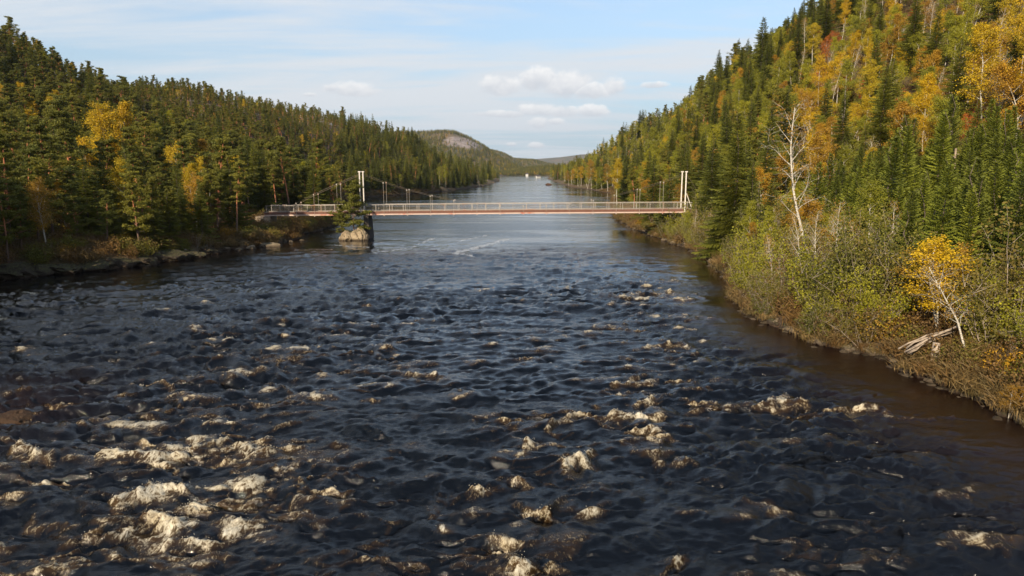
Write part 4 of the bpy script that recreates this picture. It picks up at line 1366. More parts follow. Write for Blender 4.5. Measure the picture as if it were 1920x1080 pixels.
for i in range(len(CX)):
    side = cand[i][2]
    x, y, z = CX[i], CY[i], CZ[i]
    if z < 0.9 or (side == 'R' and 1255 < PX[i] < 1305 and y < 122):
        continue
    if PX[i] < (-1100 if y < 120 else -260) or PX[i] > 2150:
        continue
    if PYt[i] > 1080:
        continue
    if len(taken) and y < 260 and np.min((taken[:, 0] - x) ** 2 + (taken[:, 1] - y) ** 2) < (2.6 if side != 'P' else 2.0):
        continue
    m_, m2 = mixn[i], mixn2[i]
    u = rnd[i]
    px, py = PX[i], PY[i]
    if side == 'P':
        d = x - float(xr(np.array([y]))[0])
        if d < 5 or px < 1480 or y < 38:
            continue
        if y > 84 - 0.02 * (px - 1500):
            continue
        # the young plantation thins towards the water
        if d < 9 and rnd2[i] < 0.45:
            continue
        add_tree('young_spruce_tree', int(rnd2[i] * 3), x, y, rs.uniform(0.60, 1.12), z)
        continue
    if side == 'L':
        if 470 < px < 690 and 86 < y < 127:
            continue
        if y < 140 and -60 < x and rnd2[i] < 0.15:
            continue
        if u < 0.08 + 0.22 * (m2 > 0.6):
            kind = 'spruce_tree'
        elif u < 0.82:
            kind = 'pine_tree'
        else:
            kind = 'yellow_birch_tree' if m_ > 0.5 else ('golden_birch_tree' if u < 0.90 else 'green_birch_tree')
            if kind == 'green_birch_tree' and rnd2[i] < .3:
                kind = 'pine_tree'
            if rnd2[i] < 0.45 and px > 450:
                kind = 'pine_tree'
        if px > 640 and y > 200:
            kind = 'spruce_tree' if u < 0.62 else ('pine_tree' if u < 0.95 else 'green_birch_tree')
        s_ = rs.uniform(0.45, 0.9)
        if y < 62:
            kind = 'spruce_tree'
            s_ = rs.uniform(0.9, 1.25)
        if z > 24:
            s_ *= 0.85
        if y > 200 and px < 640:
            s_ *= 0.8
            if kind == 'spruce_tree' and rnd2[i] < 0.4:
                kind = 'pine_tree'
    else:
        if y < 92 and x - float(xr(np.array([y]))[0]) < 8:
            continue
        if 1470 < px and y < 205:      # the steep autumn slope
            if z > 50:
                kind = 'spruce_tree' if u < 0.6 else ('green_birch_tree' if u < .8 else 'yellow_birch_tree')
            else:
                if rnd2[i] < 0.30:
                    continue
                if u < 0.15:
                    kind = 'spruce_tree'
                elif u < 0.41:
                    kind = 'yellow_birch_tree'
                elif u < 0.55:
                    kind = 'golden_birch_tree'
                elif u < 0.79:
                    kind = 'green_birch_tree'
                elif u < 0.84:
                    kind = 'rowan_tree'
                else:
                    kind = 'bare_birch_tree'
            s_ = rs.uniform(0.5, 0.92)
        elif y < 230:
            kind = 'spruce_tree' if u < 0.30 + 0.8 * (m2 - 0.5) else ('green_birch_tree' if u < .72 else ('golden_birch_tree' if u < .9 else 'pine_tree'))
            s_ = rs.uniform(0.5, 0.9)
        else:
            lo_ = z < 30
            if lo_:
                kind = 'green_birch_tree' if u < .42 else ('yellow_birch_tree' if u < .56 else ('golden_birch_tree' if u < .62 else ('pine_tree' if u < .72 else 'spruce_tree')))
            else:
                kind = 'spruce_tree' if u < .34 + 0.3 * (z > 48) else ('pine_tree' if u < .50 + 0.2 * (z > 48) else ('green_birch_tree' if u < .88 else 'yellow_birch_tree'))
            s_ = rs.uniform(0.6, 1.0)
    if y > 460:
        s_ *= 1.15
    pr = int(rnd2[i] * 7919) % {'yellow_birch_tree': 4, 'pine_tree': 5}.get(kind, len(PROTO[kind]))
    add_tree(kind, pr, x, y, s_, z)

# pine on the rock under the bridge (its rock is built below)
PIER = water_at(690, 447)
ROCKC = water_at(662, 452)
add_tree('pine_tree', 5, ROCKC[0] - 0.3, ROCKC[1] + 2.2, 1.05, 1.6, 'small bright pine growing on the pale rock in front of the bridge pier', force=True)
add_tree('pine_tree', 5, ROCKC[0] - 2.2, ROCKC[1] + 2.5, 0.62, 1.0, 'lowest young pine leaning over the left side of the pale rock by the pier', force=True)

# visible share of every tree, by a coarse front to back pass
GW, GH = 480, 270
occ = np.zeros((GH, GW), bool)
cols = (np.arange(GW) + 0.5) * 4
Ys = np.exp(np.linspace(math.log(12), math.log(1350), 260))
ray_a = (cols - 960) / FPX
hor = np.zeros((len(Ys), GW))
for j, yv in enumerate(Ys):
    # columns follow constant px only roughly (pitch is small)
    xv = ray_a * (yv * cp + H * sp)
    zv = np.maximum(terrain(xv, np.full(GW, yv)), 0)
    _, pyv_, _ = project(xv, yv, zv)
    hor[j] = pyv_
hor = np.minimum.accumulate(hor, axis=0)
order = sorted(range(len(trees)), key=lambda k: trees[k]['y'])
for k in order:
    q = trees[k]
    px, pyb, dep = project(q['x'], q['y'], q['z'])
    _, pyt, _ = project(q['x'], q['y'], q['z'] + q['h'])
    wid = {'spruce_tree': .30, 'young_spruce_tree': .30, 'pine_tree': .36, 'riverside_shrub': .8, 'bare_birch_tree': .22}.get(q['kind'], .38)
    wpx = q['h'] * wid * FPX / dep * 0.5
    x0, x1 = (px - wpx) / 4, (px + wpx) / 4
    y0, y1 = pyt / 4, pyb / 4
    q['vis'] = 0.0
    q['px'], q['pyb'], q['pyt'], q['dep'] = px, pyb, pyt, dep
    if x1 < 0 or x0 >= GW or y1 < 0 or y0 >= GH:
        continue
    i0, i1 = max(0, int(y0)), min(GH, int(y1) + 1)
    j0, j1 = max(0, int(x0)), min(GW, int(x1) + 1)
    if i1 <= i0 or j1 <= j0:
        continue
    jj = np.arange(j0, j1)
    ii = np.arange(i0, i1)[:, None]
    fr = (ii + 0.5 - y0) / max(y1 - y0, 0.5)
    uu = np.abs(jj[None] + 0.5 - px / 4) / max(x1 - x0, 0.5) * 2
    if 'spruce' in q['kind']:
        inside = uu < fr * 1.05 + 0.1
    else:
        inside = (uu ** 2 + ((fr - 0.42) / 0.55) ** 2) < 1.05
    rowidx = min(len(Ys) - 1, max(0, int(np.searchsorted(Ys, q['y'])) - 1))
    vis_t = ii * 4 < hor[rowidx][jj][None] + 2
    free = inside & vis_t & ~occ[i0:i1, j0:j1]
    q['vis'] = float(free.sum())
    if q['kind'] != 'bare_birch_tree':
        keepm = inside & vis_t & (np.random.RandomState(k).rand(*inside.shape) < 0.85)
        occ[i0:i1, j0:j1] |= keepm

# choose the individuals
CAP = {'spruce_tree': 290, 'pine_tree': 290, 'young_spruce_tree': 230, 'riverside_shrub': 285, 'yellow_birch_tree': 220, 'green_birch_tree': 220, 'golden_birch_tree': 200, 'rowan_tree': 60, 'bare_birch_tree': 70}
single = []
rest = []
for kind in PROTO:
    lst = [q for q in trees if q['kind'] == kind]
    lst.sort(key=lambda q: -(q['vis'] + (1e6 if q['force'] else 0)))
    c = 0
    for q in lst:
        if q['force'] or (c < CAP[kind] and q['vis'] >= 5):
            single.append(q)
            c += 1
        else:
            rest.append(q)

# labels from what each tree looks like and stands beside
LOOK = {'spruce_tree': ['dark green spruce', 'slim dark spruce', 'broad dark spruce', 'short dark spruce'],
        'young_spruce_tree': ['bright green young spruce', 'tall bright young spruce', 'small bright young spruce'],
        'pine_tree': ['olive green pine', 'high crowned pine', 'low branched pine', 'long stemmed pine', 'bushy low pine', 'dense young pine'],
        'yellow_birch_tree': ['yellow birch', 'tall yellow birch', 'round yellow birch', 'forked yellow birch', 'huge golden birch'],
        'green_birch_tree': ['yellow green birch', 'tall yellow green birch', 'round yellow green birch'],
        'golden_birch_tree': ['amber brown birch', 'round amber birch', 'forked amber birch'],
        'rowan_tree': ['orange red rowan', 'bright orange rowan'],
        'bare_birch_tree': ['nearly bare white birch', 'thin bare birch', 'short bare birch'],
        'riverside_shrub': ['%s shrub' % s for s in SHRUB_TONE]}
NEIGH = {'spruce_tree': 'a dark spruce', 'young_spruce_tree': 'a young spruce', 'pine_tree': 'a pine', 'yellow_birch_tree': 'a yellow birch', 'green_birch_tree': 'a greenish birch',
         'golden_birch_tree': 'an amber birch', 'rowan_tree': 'a red rowan', 'bare_birch_tree': 'a bare birch', 'riverside_shrub': 'a shrub'}
CATN = {'spruce_tree': 'spruce', 'young_spruce_tree': 'spruce', 'pine_tree': 'pine', 'rowan_tree': 'rowan', 'riverside_shrub': 'shrub'}
GRP = {'spruce_tree': 'spruces of the hillsides', 'young_spruce_tree': 'young spruces of the plantation on the right bank', 'pine_tree': 'pines on the hillsides',
       'yellow_birch_tree': 'yellow birches on the slopes', 'green_birch_tree': 'yellow green birches on the slopes', 'golden_birch_tree': 'amber birches on the slopes',
       'rowan_tree': 'orange red rowans', 'bare_birch_tree': 'bare white stemmed birches', 'riverside_shrub': 'shrubs along the banks'}
SX = np.array([q['px'] for q in single])
SY_ = np.array([(q['pyt'] + q['pyb']) / 2 for q in single])


def where(q):
    side = 'left' if q['x'] < 0 else 'right'
    xe = float((xl if q['x'] < 0 else xr)(np.array([q['y']]))[0])
    d = abs(q['x'] - xe)
    Yq = q['y']
    a = 'waterline' if d < 6 else ('behind waterline' if d < 22 else ('lower slope' if q['z'] < 12 else ('mid slope' if q['z'] < 26 else ('upper slope' if q['z'] < 42 else 'ridge'))))
    b = 'nearest stretch' if Yq < 60 else ('before bridge' if Yq < 92 else ('beside bridge' if Yq < 125 else ('beyond bridge' if Yq < 190 else ('middle reach' if Yq < 300 else 'by lake'))))
    return '%s bank, %s, %s' % (side, a, b)


ORD = ('first second third fourth fifth sixth seventh eighth ninth tenth eleventh twelfth thirteenth fourteenth fifteenth sixteenth seventeenth '
       'eighteenth nineteenth twentieth').split()
labels = {}
for i, q in enumerate(single):
    if q['label']:
        continue
    d2 = (SX - q['px']) ** 2 + (SY_ - SY_[i]) ** 2
    d2[i] = 1e12
    j = int(np.argmin(d2))
    q['label'] = '%s by %s, %s' % (LOOK[q['kind']][q['proto']], NEIGH[single[j]['kind']].split(' ', 1)[1], where(q))
    labels.setdefault(q['label'], []).append(q)
for lb, qs in labels.items():
    if len(qs) == 1:
        continue
    qs.sort(key=lambda q: q['px'])
    n_q = len(qs)
    for k, q in enumerate(qs):
        if k == 0:
            p_ = 'leftmost'
        elif k == n_q - 1:
            p_ = 'rightmost'
        elif k <= (n_q - 1) / 2:
            p_ = ORD[min(k, 19)] + ' leftmost'
        else:
            p_ = ORD[min(n_q - 1 - k, 19)] + ' rightmost'
        q['label'] = p_ + ' ' + lb

for q in single:
    rec = PROTO[q['kind']][q['proto']]
    kind = q['kind']
    nm = {'yellow_birch_tree': 'birch_tree', 'green_birch_tree': 'birch_tree', 'golden_birch_tree': 'birch_tree', 'bare_birch_tree': 'birch_tree'}.get(kind, kind)
    nm = {'yellow_birch_tree': 'yellow_birch_tree', 'green_birch_tree': 'green_birch_tree', 'golden_birch_tree': 'amber_birch_tree'}.get(kind, kind)
    small = (q['pyb'] - q['pyt']) < 62 and not q['force']
    if small:
        o = bpy.data.objects.new(nm, rec['mid'])
        link(o)
    else:
        o = bpy.data.objects.new(nm, None)
        o.empty_display_size = 0.3
        link(o)
        tr_ = link(bpy.data.objects.new('stems' if kind == 'riverside_shrub' else 'trunk', rec['parts'][0]), o)
        if rec['parts'][1]:
            cr_ = link(bpy.data.objects.new('foliage' if kind == 'riverside_shrub' else 'crown', rec['parts'][1]), o)
    o.location = (q['x'], q['y'], q['z'] - 0.1)
    o.rotation_euler = (q['tilt'][0], q['tilt'][1], q['rot']) if q['tilt'] == (0, 0) else (0, q['tilt'][1], 0)
    o.scale = (q['s'], q['s'], q['s'] * q['zs'])
    tag(o, q['label'], CATN.get(kind, 'birch'), GRP[kind])


# the remaining trees: one object of kind stuff per species, instanced on points
def instancer(name, pts, scales, rots, idx, protos, label):
    """pts (n,3); protos: list of meshes"""
    coll = bpy.data.collections.new(name + '_sources')
    for i, me_ in enumerate(protos):
        ob = bpy.data.objects.new('%s_source_%02d' % (name, i), me_)
        coll.objects.link(ob)
    me = bpy.data.meshes.new(name)
    me.vertices.add(len(pts))
    me.vertices.foreach_set('co', np.asarray(pts, np.float32).ravel())
    a = me.attributes.new('sc', 'FLOAT', 'POINT')
    a.data.foreach_set('value', np.asarray(scales, np.float32))
    a = me.attributes.new('rz', 'FLOAT', 'POINT')
    a.data.foreach_set('value', np.asarray(rots, np.float32))
    a = me.attributes.new('idx', 'INT', 'POINT')
    a.data.foreach_set('value', np.asarray(idx, np.int32))
    ng = bpy.data.node_groups.new(name + '_nodes', 'GeometryNodeTree')
    ng.interface.new_socket('Geometry', in_out='INPUT', socket_type='NodeSocketGeometry')
    ng.interface.new_socket('Geometry', in_out='OUTPUT', socket_type='NodeSocketGeometry')
    N = ng.nodes
    L = ng.links
    gi = N.new('NodeGroupInput')
    go = N.new('NodeGroupOutput')
    ci = N.new('GeometryNodeCollectionInfo')
    ci.inputs['Collection'].default_value = coll
    ci.inputs['Separate Children'].default_value = True
    ci.inputs['Reset Children'].default_value = True
    ip = N.new('GeometryNodeInstanceOnPoints')
    ip.inputs['Pick Instance'].default_value = True

    def na(nm, dt):
        q_ = N.new('GeometryNodeInputNamedAttribute')
        q_.data_type = dt
        q_.inputs[0].default_value = nm
        return [s for s in q_.outputs if s.enabled][0]
    L.new(gi.outputs[0], ip.inputs['Points'])
    L.new(ci.outputs[0], ip.inputs['Instance'])
    L.new(na('idx', 'INT'), ip.inputs['Instance Index'])
    cx = N.new('ShaderNodeCombineXYZ')
    L.new(na('rz', 'FLOAT'), cx.inputs[2])
    e2 = N.new('FunctionNodeEulerToRotation')
    L.new(cx.outputs[0], e2.inputs[0])
    L.new(e2.outputs[0], ip.inputs['Rotation'])
    cs = N.new('ShaderNodeCombineXYZ')
    sa = na('sc', 'FLOAT')
    for i in range(3):
        L.new(sa, cs.inputs[i])
    L.new(cs.outputs[0], ip.inputs['Scale'])
    L.new(ip.outputs[0], go.inputs[0])
    o = bpy.data.objects.new(name, me)
    md = o.modifiers.new('scatter', 'NODES')
    md.node_group = ng
    link(o)
    tag(o, label, None, None, 'stuff')
    return o


for kind, nm, lb in [('spruce_tree', 'spruce_forest', 'dense mass of dark spruces filling the hillsides'), ('young_spruce_tree', 'young_spruce_forest', 'close set young spruces filling the plantation on the right bank'),
                     ('pine_tree', 'pine_forest', 'olive green pine forest filling the slopes'), ('yellow_birch_tree', 'yellow_birch_woods', 'scattered yellow birches deep in the forest'),
                     ('green_birch_tree', 'green_birch_woods', 'yellow green birches filling the right slope'), ('golden_birch_tree', 'amber_birch_woods', 'amber brown birches filling the right slope'),
                     ('rowan_tree', 'rowan_woods', 'orange red rowans hidden in the autumn slope'), ('bare_birch_tree', 'bare_birch_woods', 'thin bare birch stems on the autumn slope'),
                     ('riverside_shrub', 'shrub_undergrowth', 'low shrubs between the larger ones along both banks')]:
    qs = [q for q in rest if q['kind'] == kind]
    if not qs:
        continue
    npz = len(PROTO[kind])
    meshes = [r_['mid'] for r_ in PROTO[kind]] + [r_['far'] for r_ in PROTO[kind]]
    idx = [q['proto'] + (npz if q['y'] > 330 else 0) for q in qs]
    instancer(nm, [(q['x'], q['y'], q['z'] - 0.1) for q in qs], [q['s'] for q in qs], [q['rot'] for q in qs], idx, meshes, lb)
print('trees', len(trees), 'single', len(single), 'rest', len(rest))

# forest on the far hills
pts = []
idx = []
for (Vv, rk_, foot, crest) in FAR_SURF[:3]:
    nn = 9000
    for k in range(nn):
        i = rs.randint(2, 34) + rs.rand()
        j = rs.randint(0, Vv.shape[1] - 1) + rs.rand()
        i0, j0 = int(i), int(j)
        pnt = Vv[i0, j0] * (1 - i % 1) * (1 - j % 1) + Vv[i0 + 1, j0] * (i % 1) * (1 - j % 1) + Vv[i0, j0 + 1] * (1 - i % 1) * (j % 1) + Vv[i0 + 1, j0 + 1] * (i % 1) * (j % 1)
        if rk_[i0, j0] > 0.35 and rs.rand() < 0.9:
            continue
        pts.append(pnt - [0, 0, 0.5])
        idx.append(int(rs.choice([0, 1, 2, 3, 4], p=[.38, .28, .12, .10, .12])))
instancer('distant_forest', pts, rs.uniform(0.40, 0.75, len(pts)), rs.rand(len(pts)) * 6.28, idx,
          [PROTO['spruce_tree'][0]['far'], PROTO['pine_tree'][0]['far'], PROTO['yellow_birch_tree'][0]['far'], PROTO['green_birch_tree'][0]['far'], PROTO['golden_birch_tree'][1]['far']],
          'hazy mixed forest covering the far hills around the lake')


# understory and grass
def tuft_mesh(name, seed, n, hgt, rad, mat, wd=0.02):
    rg = np.random.RandomState(seed)
    base = rg.normal(size=(n, 3)) * [rad, rad, 0]
    d = rg.normal(size=(n, 3)) * [0.35, 0.35, 0] + [0, 0, 1]
    d /= np.linalg.norm(d, axis=1)[:, None]
    L = (hgt * rg.uniform(0.5, 1.1, n))[:, None]
    sd_ = rg.normal(size=(n, 3)) * [1, 1, 0.1]
    sd_ /= np.linalg.norm(sd_, axis=1)[:, None]
    bend = rg.normal(size=(n, 3)) * [0.3, 0.3, 0] * L
    V = np.stack([base - sd_ * wd, base + d * L * 0.55 - sd_ * wd * 0.8, base + d * L + bend - [0, 0, 0.1], base + d * L * 0.5 + sd_ * wd], 1).reshape(-1, 3)
    return quads_mesh(name, V, np.arange(4 * n).reshape(n, 4), [M[mat]], None, {'tone': np.repeat(rg.rand(n), 4)})


def low_bush(name, seed, mat, n=1300):
    rg = np.random.RandomState(seed)
    q = rg.normal(size=(n, 3))
    q /= np.linalg.norm(q, axis=1)[:, None]
    q *= (rg.rand(n) ** 0.4)[:, None]
    q = q * [0.8, 0.8, 0.5] * (1 + 0.35 * np.sin(q[:, :1] * 7 + seed)) + [0, 0, 0.35]
    V, F_, t_ = leaf_quads(q, 0.085, rg, rg.rand(n), 1, 0, .6)
    return quads_mesh(name, V, F_, [M[mat]], None, {'tone': t_})


grass = [tuft_mesh('tuft', 1, 160, 0.75, 0.28, 'straw'), tuft_mesh('tuft', 2, 160, 0.55, 0.32, 'straw'), tuft_mesh('tuft', 3, 120, 0.9, 0.2, 'brownleaf')]
under = [low_bush('bush', 1, 'brownleaf'), low_bush('bush', 2, 'olive'), low_bush('bush', 3, 'gold'), low_bush('bush', 4, 'brownleaf', 800)]
gy = []
gx = []
for side in (-1, 1):
    n_ = 2600 if side < 0 else 1500
    yv = 22 + rs.rand(n_) ** 1.6 * 330
    e = (xl if side < 0 else xr)(yv)
    gx.append(e + side * (0.15 + rs.rand(n_) ** 1.7 * 6))
    gy.append(yv)
gx = np.concatenate(gx)
gy = np.concatenate(gy)
gz = terrain(gx, gy)
ok = (gz > 0.02) & ~((gx < 0) & (gy < 90))
instancer('dry_grass', np.stack([gx, gy, gz], 1)[ok], rs.uniform(0.6, 1.5, ok.sum()), rs.rand(ok.sum()) * 6.28, rs.randint(0, 3, ok.sum()), grass, 'straw coloured dry grass fringing both banks')
n_ = 16000
ux = np.where(rs.rand(n_) < 0.45, -1, 1)
uy = 24 + rs.rand(n_) ** 1.35 * 240
e = np.where(ux < 0, xl(uy), xr(uy))
ud = rs.rand(n_) ** 1.2 * np.where(ux < 0, 60, 110)
uxx = e + ux * (1.0 + ud)
uz = terrain(uxx, uy)
upx, upy, _ = project(uxx, uy, uz)
ok = (uz > 0.5) & (upx > -100) & (upx < 2020) & (upy < 1100)
uxx, uy, uz = uxx[ok], uy[ok], uz[ok]
instancer('undergrowth', np.stack([uxx, uy, uz], 1), rs.uniform(0.7, 1.9, len(uz)), rs.rand(len(uz)) * 6.28, rs.choice([0, 1, 2, 3], len(uz), p=[.42, .26, .05, .27]), under,
          'brown and olive undergrowth covering the forest floor')


# ------------------------------------------------------------------ rocks
def rock_mesh(seed, sx, sy, sz, sub=4, rough=0.35):
    import bmesh
    bm = bmesh.new()
    bmesh.ops.create_icosphere(bm, subdivisions=sub, radius=1)
    V = np.array([v.co[:] for v in bm.verts])
    rg = np.random.RandomState(seed)
    # cut by random planes for facets
    for k in range(20):
        nrm = rg.normal(size=3)
        nrm /= np.linalg.norm(nrm)
        c_ = rg.uniform(0.62, 0.92)
        dd = V @ nrm - c_
        V = V - np.where(dd > 0, dd * 0.97, 0)[:, None] * nrm
    f = fbm(V[:, 0] * 2 + seed, V[:, 1] * 2 + V[:, 2] * 1.7, seed, 4) - 0.5
    f2 = np.abs(fbm(V[:, 0] * 1.6 + V[:, 2] * 0.8 + seed * 3, V[:, 1] * 1.6 - V[:, 2], seed + 9, 3) - 0.5)
    V = V * (1 + f * rough - 0.22 * smooth(0.05, 0.0, f2))[:, None]
    V = V * [sx, sy, sz]
    for v, c_ in zip(bm.verts, V):
        v.co = c_
    me_ = bpy.data.meshes.new('rock')
    bm.to_mesh(me_)
    bm.free()
    return me_


def rock(name, loc, size, seed, mat, label, group=None, rz_=0.0, sub=4):
    me_ = rock_mesh(seed, *size, sub=sub)
    me_.materials.append(M[mat])
    o = link(bpy.data.objects.new(name, me_))
    o.location = loc
    o.rotation_euler = (0, 0, rz_)
    return tag(o, label, 'rock', group)


rock('rock', (ROCKC[0] + 0.55, ROCKC[1] + 1.8, 0.4), (1.75, 1.7, 1.65), 3, 'tanrock', 'larger right half of the pale split rock in front of the bridge pier', sub=5)
rock('rock', (ROCKC[0] - 1.45, ROCKC[1] + 1.9, 0.3), (1.35, 1.6, 1.55), 18, 'tanrock', 'left half of the pale split rock, below the small pines', sub=5, rz_=0.5)
lx, ly, lz = water_at(505, 462)
rock('rock', (lx, ly, 0.02), (2.0, 1.2, 0.55), 14, 'rock', 'flat pale shore rock at the waterline left of the side span')
small = [(425, 468, .45), (447, 470, .5), (470, 467, .7), (552, 447, .5), (545, 455, .4), (566, 452, .35), (603, 438, .35), (437, 466, .35), (380, 480, .5), (1335, 492, .5), (1350, 486, .5), (1275, 452, .8),
         (1262, 458, .6), (1245, 452, .5), (490, 452, .8), (355, 478, .7), (310, 478, .9), (250, 490, .9), (180, 500, 1.1), (120, 505, .8), (60, 512, 1.0), (700, 366, 1.2), (745, 362, 1.4), (800, 360, 1.0), (925, 343, 1.8), (900, 349, 1.6),
         (1258, 440, .9), (1170, 372, 2.0)]
desc = ['grey stone at the left waterline by the red trunked pine', 'rounded stone in the water below the red trunked pine', 'pale boulder right of the red trunked pine', 'pale stone in the shallows under the side span', 'small stone between bank and side span shallows',
        'low stone rightmost in the row under the side span', 'lone pale stone in the channel behind the rock', 'smallest stone beside the red trunked pine', 'dark stone at the foot of the left bank', 'pale stone below the big sunlit spruce', 'brown stone against the trunk of the big sunlit spruce',
        'grey boulder under the right bridge tower', 'low stone in the water under the right bridge end', 'flat stone furthest out from the right bridge end', 'pale boulder in front of the left abutment', 'brown stone on the dry left bank', 'ledge stone where the left bank falls into shade',
        'dark ledge boulder on the shaded left bank', 'largest dark boulder on the shaded left bank', 'shaded stone between two boulders on the left bank', 'shaded boulder near the left picture edge', 'reddish stone on the far left shore behind the tower', 'reddish boulder on the shore behind the main span',
        'small stone on the far left shore under spruces', 'stone at the tip of the wooded point', 'stone just before the tip of the wooded point', 'upright pale stone under the right bridge tower', 'pale slab at the lime green birch behind the bridge']
for i, ((px, py, s_), lb) in enumerate(zip(small, desc)):
    q = water_at(px, py)
    rock('rock', (q[0], q[1] + s_ * 0.5, s_ * 0.12), (s_ * 1.25, s_ * 0.9, s_ * 0.75), 50 + i, 'rock', lb, 'stones along the waterline', rs.rand() * 3, sub=3)
q = water_at(1028, 347)
rock('islet_rock', (q[0], q[1], 0.3), (2.7, 2.0, 1.3), 91, 'redrock', 'low brown rock islet in the lake beyond the bridge')
for (px, py, s_, sd_, lb) in [(30, 778, 1.1, 92, 'rust brown wet boulder breaking the surface at the left edge'), (25, 838, 1.0, 93, 'half drowned rust coloured boulder in the foam at the left edge'), (75, 812, 0.8, 94, 'smaller submerged reddish boulder between the two at the left edge')]:
    q = water_at(px, py)
    rock('boulder', (q[0], q[1], -0.30 if sd_ != 94 else -0.4), (s_ * 1.2, s_ * 0.8, s_ * 0.55), sd_, 'redrock', lb)
# dark ledges of the shaded left bank
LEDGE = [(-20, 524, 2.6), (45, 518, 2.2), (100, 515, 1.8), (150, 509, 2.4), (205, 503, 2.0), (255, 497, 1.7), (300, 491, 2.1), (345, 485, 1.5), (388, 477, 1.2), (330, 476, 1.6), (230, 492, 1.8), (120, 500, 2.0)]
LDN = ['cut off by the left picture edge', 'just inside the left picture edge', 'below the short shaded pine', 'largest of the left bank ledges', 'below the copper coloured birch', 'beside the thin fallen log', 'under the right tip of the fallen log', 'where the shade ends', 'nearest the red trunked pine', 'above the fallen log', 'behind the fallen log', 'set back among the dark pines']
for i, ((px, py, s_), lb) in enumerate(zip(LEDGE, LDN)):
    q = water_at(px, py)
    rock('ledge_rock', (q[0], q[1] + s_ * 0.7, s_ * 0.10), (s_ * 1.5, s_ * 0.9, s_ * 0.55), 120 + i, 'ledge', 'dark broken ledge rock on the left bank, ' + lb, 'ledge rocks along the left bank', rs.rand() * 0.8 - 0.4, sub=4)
# small stones of the waterline
st_m = []
for k in range(4):
    me_ = rock_mesh(200 + k, 0.5, 0.4, 0.3, sub=2)
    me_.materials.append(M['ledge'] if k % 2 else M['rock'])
    st_m.append(me_)
sy2 = np.concatenate([22 + rs.rand(1500) ** 1.4 * 120, 60 + rs.rand(700) * 100])
sx2_ = np.concatenate([xr(sy2[:1500]) + rs.normal(size=1500) * 0.35 + 0.05, xl(sy2[1500:]) - rs.normal(size=700) * 0.5 - 0.2])
sz2 = terrain(sx2_, sy2)
instancer('shore_stones', np.stack([sx2_, sy2, np.maximum(sz2, -0.12)], 1), rs.rand(2200) ** 2.5 * 0.9 + 0.15, rs.rand(2200) * 6.28, rs.randint(0, 4, 2200), st_m, 'loose wet stones along the waterline of both banks')
# pale crag on the right slope
cx_, cy_, cz_ = ground_hit(1545, 178, 60)
rock('crag', (cx_, cy_ - 1.5, cz_ + 1.2), (4.6, 3.0, 3.4), 95, 'cliff', 'pale bare rock crag showing through the right slope')
rock('crag', (cx_ - 3.2, cy_ - 2.5, cz_ - 1.2), (2.6, 2.2, 2.4), 96, 'cliff', 'lower brown part of the rock outcrop below the pale crag')

# ------------------------------------------------------------------ driftwood and stump on the right bank
sx_, sy_, sz_ = ground_hit(1750, 688)
st_o = empty('tree_stump', (sx_, sy_, sz_), 'grey broken stump under the driftwood on the right bank', 'stump')
mb = MB()
rg = np.random.RandomState(7)
th = np.linspace(0, 2 * math.pi, 11)[:-1]
P = np.array([(0, 0, -0.3), (0.02, 0, 0.3), (0.03, 0.02, 0.8), (0.05, 0.02, 1.25)])
mb.tube(P, [0.30, 0.22, 0.19, 0.17], 8)
mb.build('trunk', M['deadwood'], st_o, True)
for k in range(4):
    a = k * 1.6 + 0.4
    mr = MB()
    mr.tube(path_from((0, 0, 0.12), (math.cos(a), math.sin(a), -0.25), 0.8, 4, rg, 0.15, -0.05), [0.09, 0.07, 0.05, 0.03, 0.015], 6)
    mr.build('root', M['deadwood'], st_o, True)
A0 = at(1690, 668, sy_ + 0.3)
B0 = at(1835, 598, sy_ + 1.6)
for k in range(9):
    o_ = rg.normal(size=3) * [0.25, 0.3, 0.14]
    a = A0 + o_ + np.array([0.2 * k * 0.3, 0, 0.05 * k])
    b = A0 + (B0 - A0) * (1.0 if k == 0 else rg.uniform(0.45, 0.72)) + o_ * 0.3
    pth = np.array([a + (b - a) * u + np.array([0, 0, 0.16 * math.sin(u * 3.1)]) + rg.normal(size=3) * 0.03 for u in np.linspace(0, 1, 7)])
    mb = MB()
    mb.tube(pth, np.linspace(0.045, 0.075 if k == 0 else 0.03, 7), 6)
    o = mb.build('driftwood_branch', M['deadwood'], None, True)
    tag(o, ['longest bleached branch reaching up past the leaning birch', 'bleached branch lying lowest in the driftwood heap', 'grey branch second from the bottom of the driftwood heap', 'grey branch third from the bottom of the driftwood heap',
            'bleached branch fourth from the bottom of the driftwood heap', 'grey branch at mid height of the driftwood heap over the stump', 'bleached branch third from the top of the driftwood heap', 'grey branch second from the top of the driftwood heap', 'topmost bleached branch of the driftwood heap over the stump'][k], 'branch', 'driftwood branches on the stump')
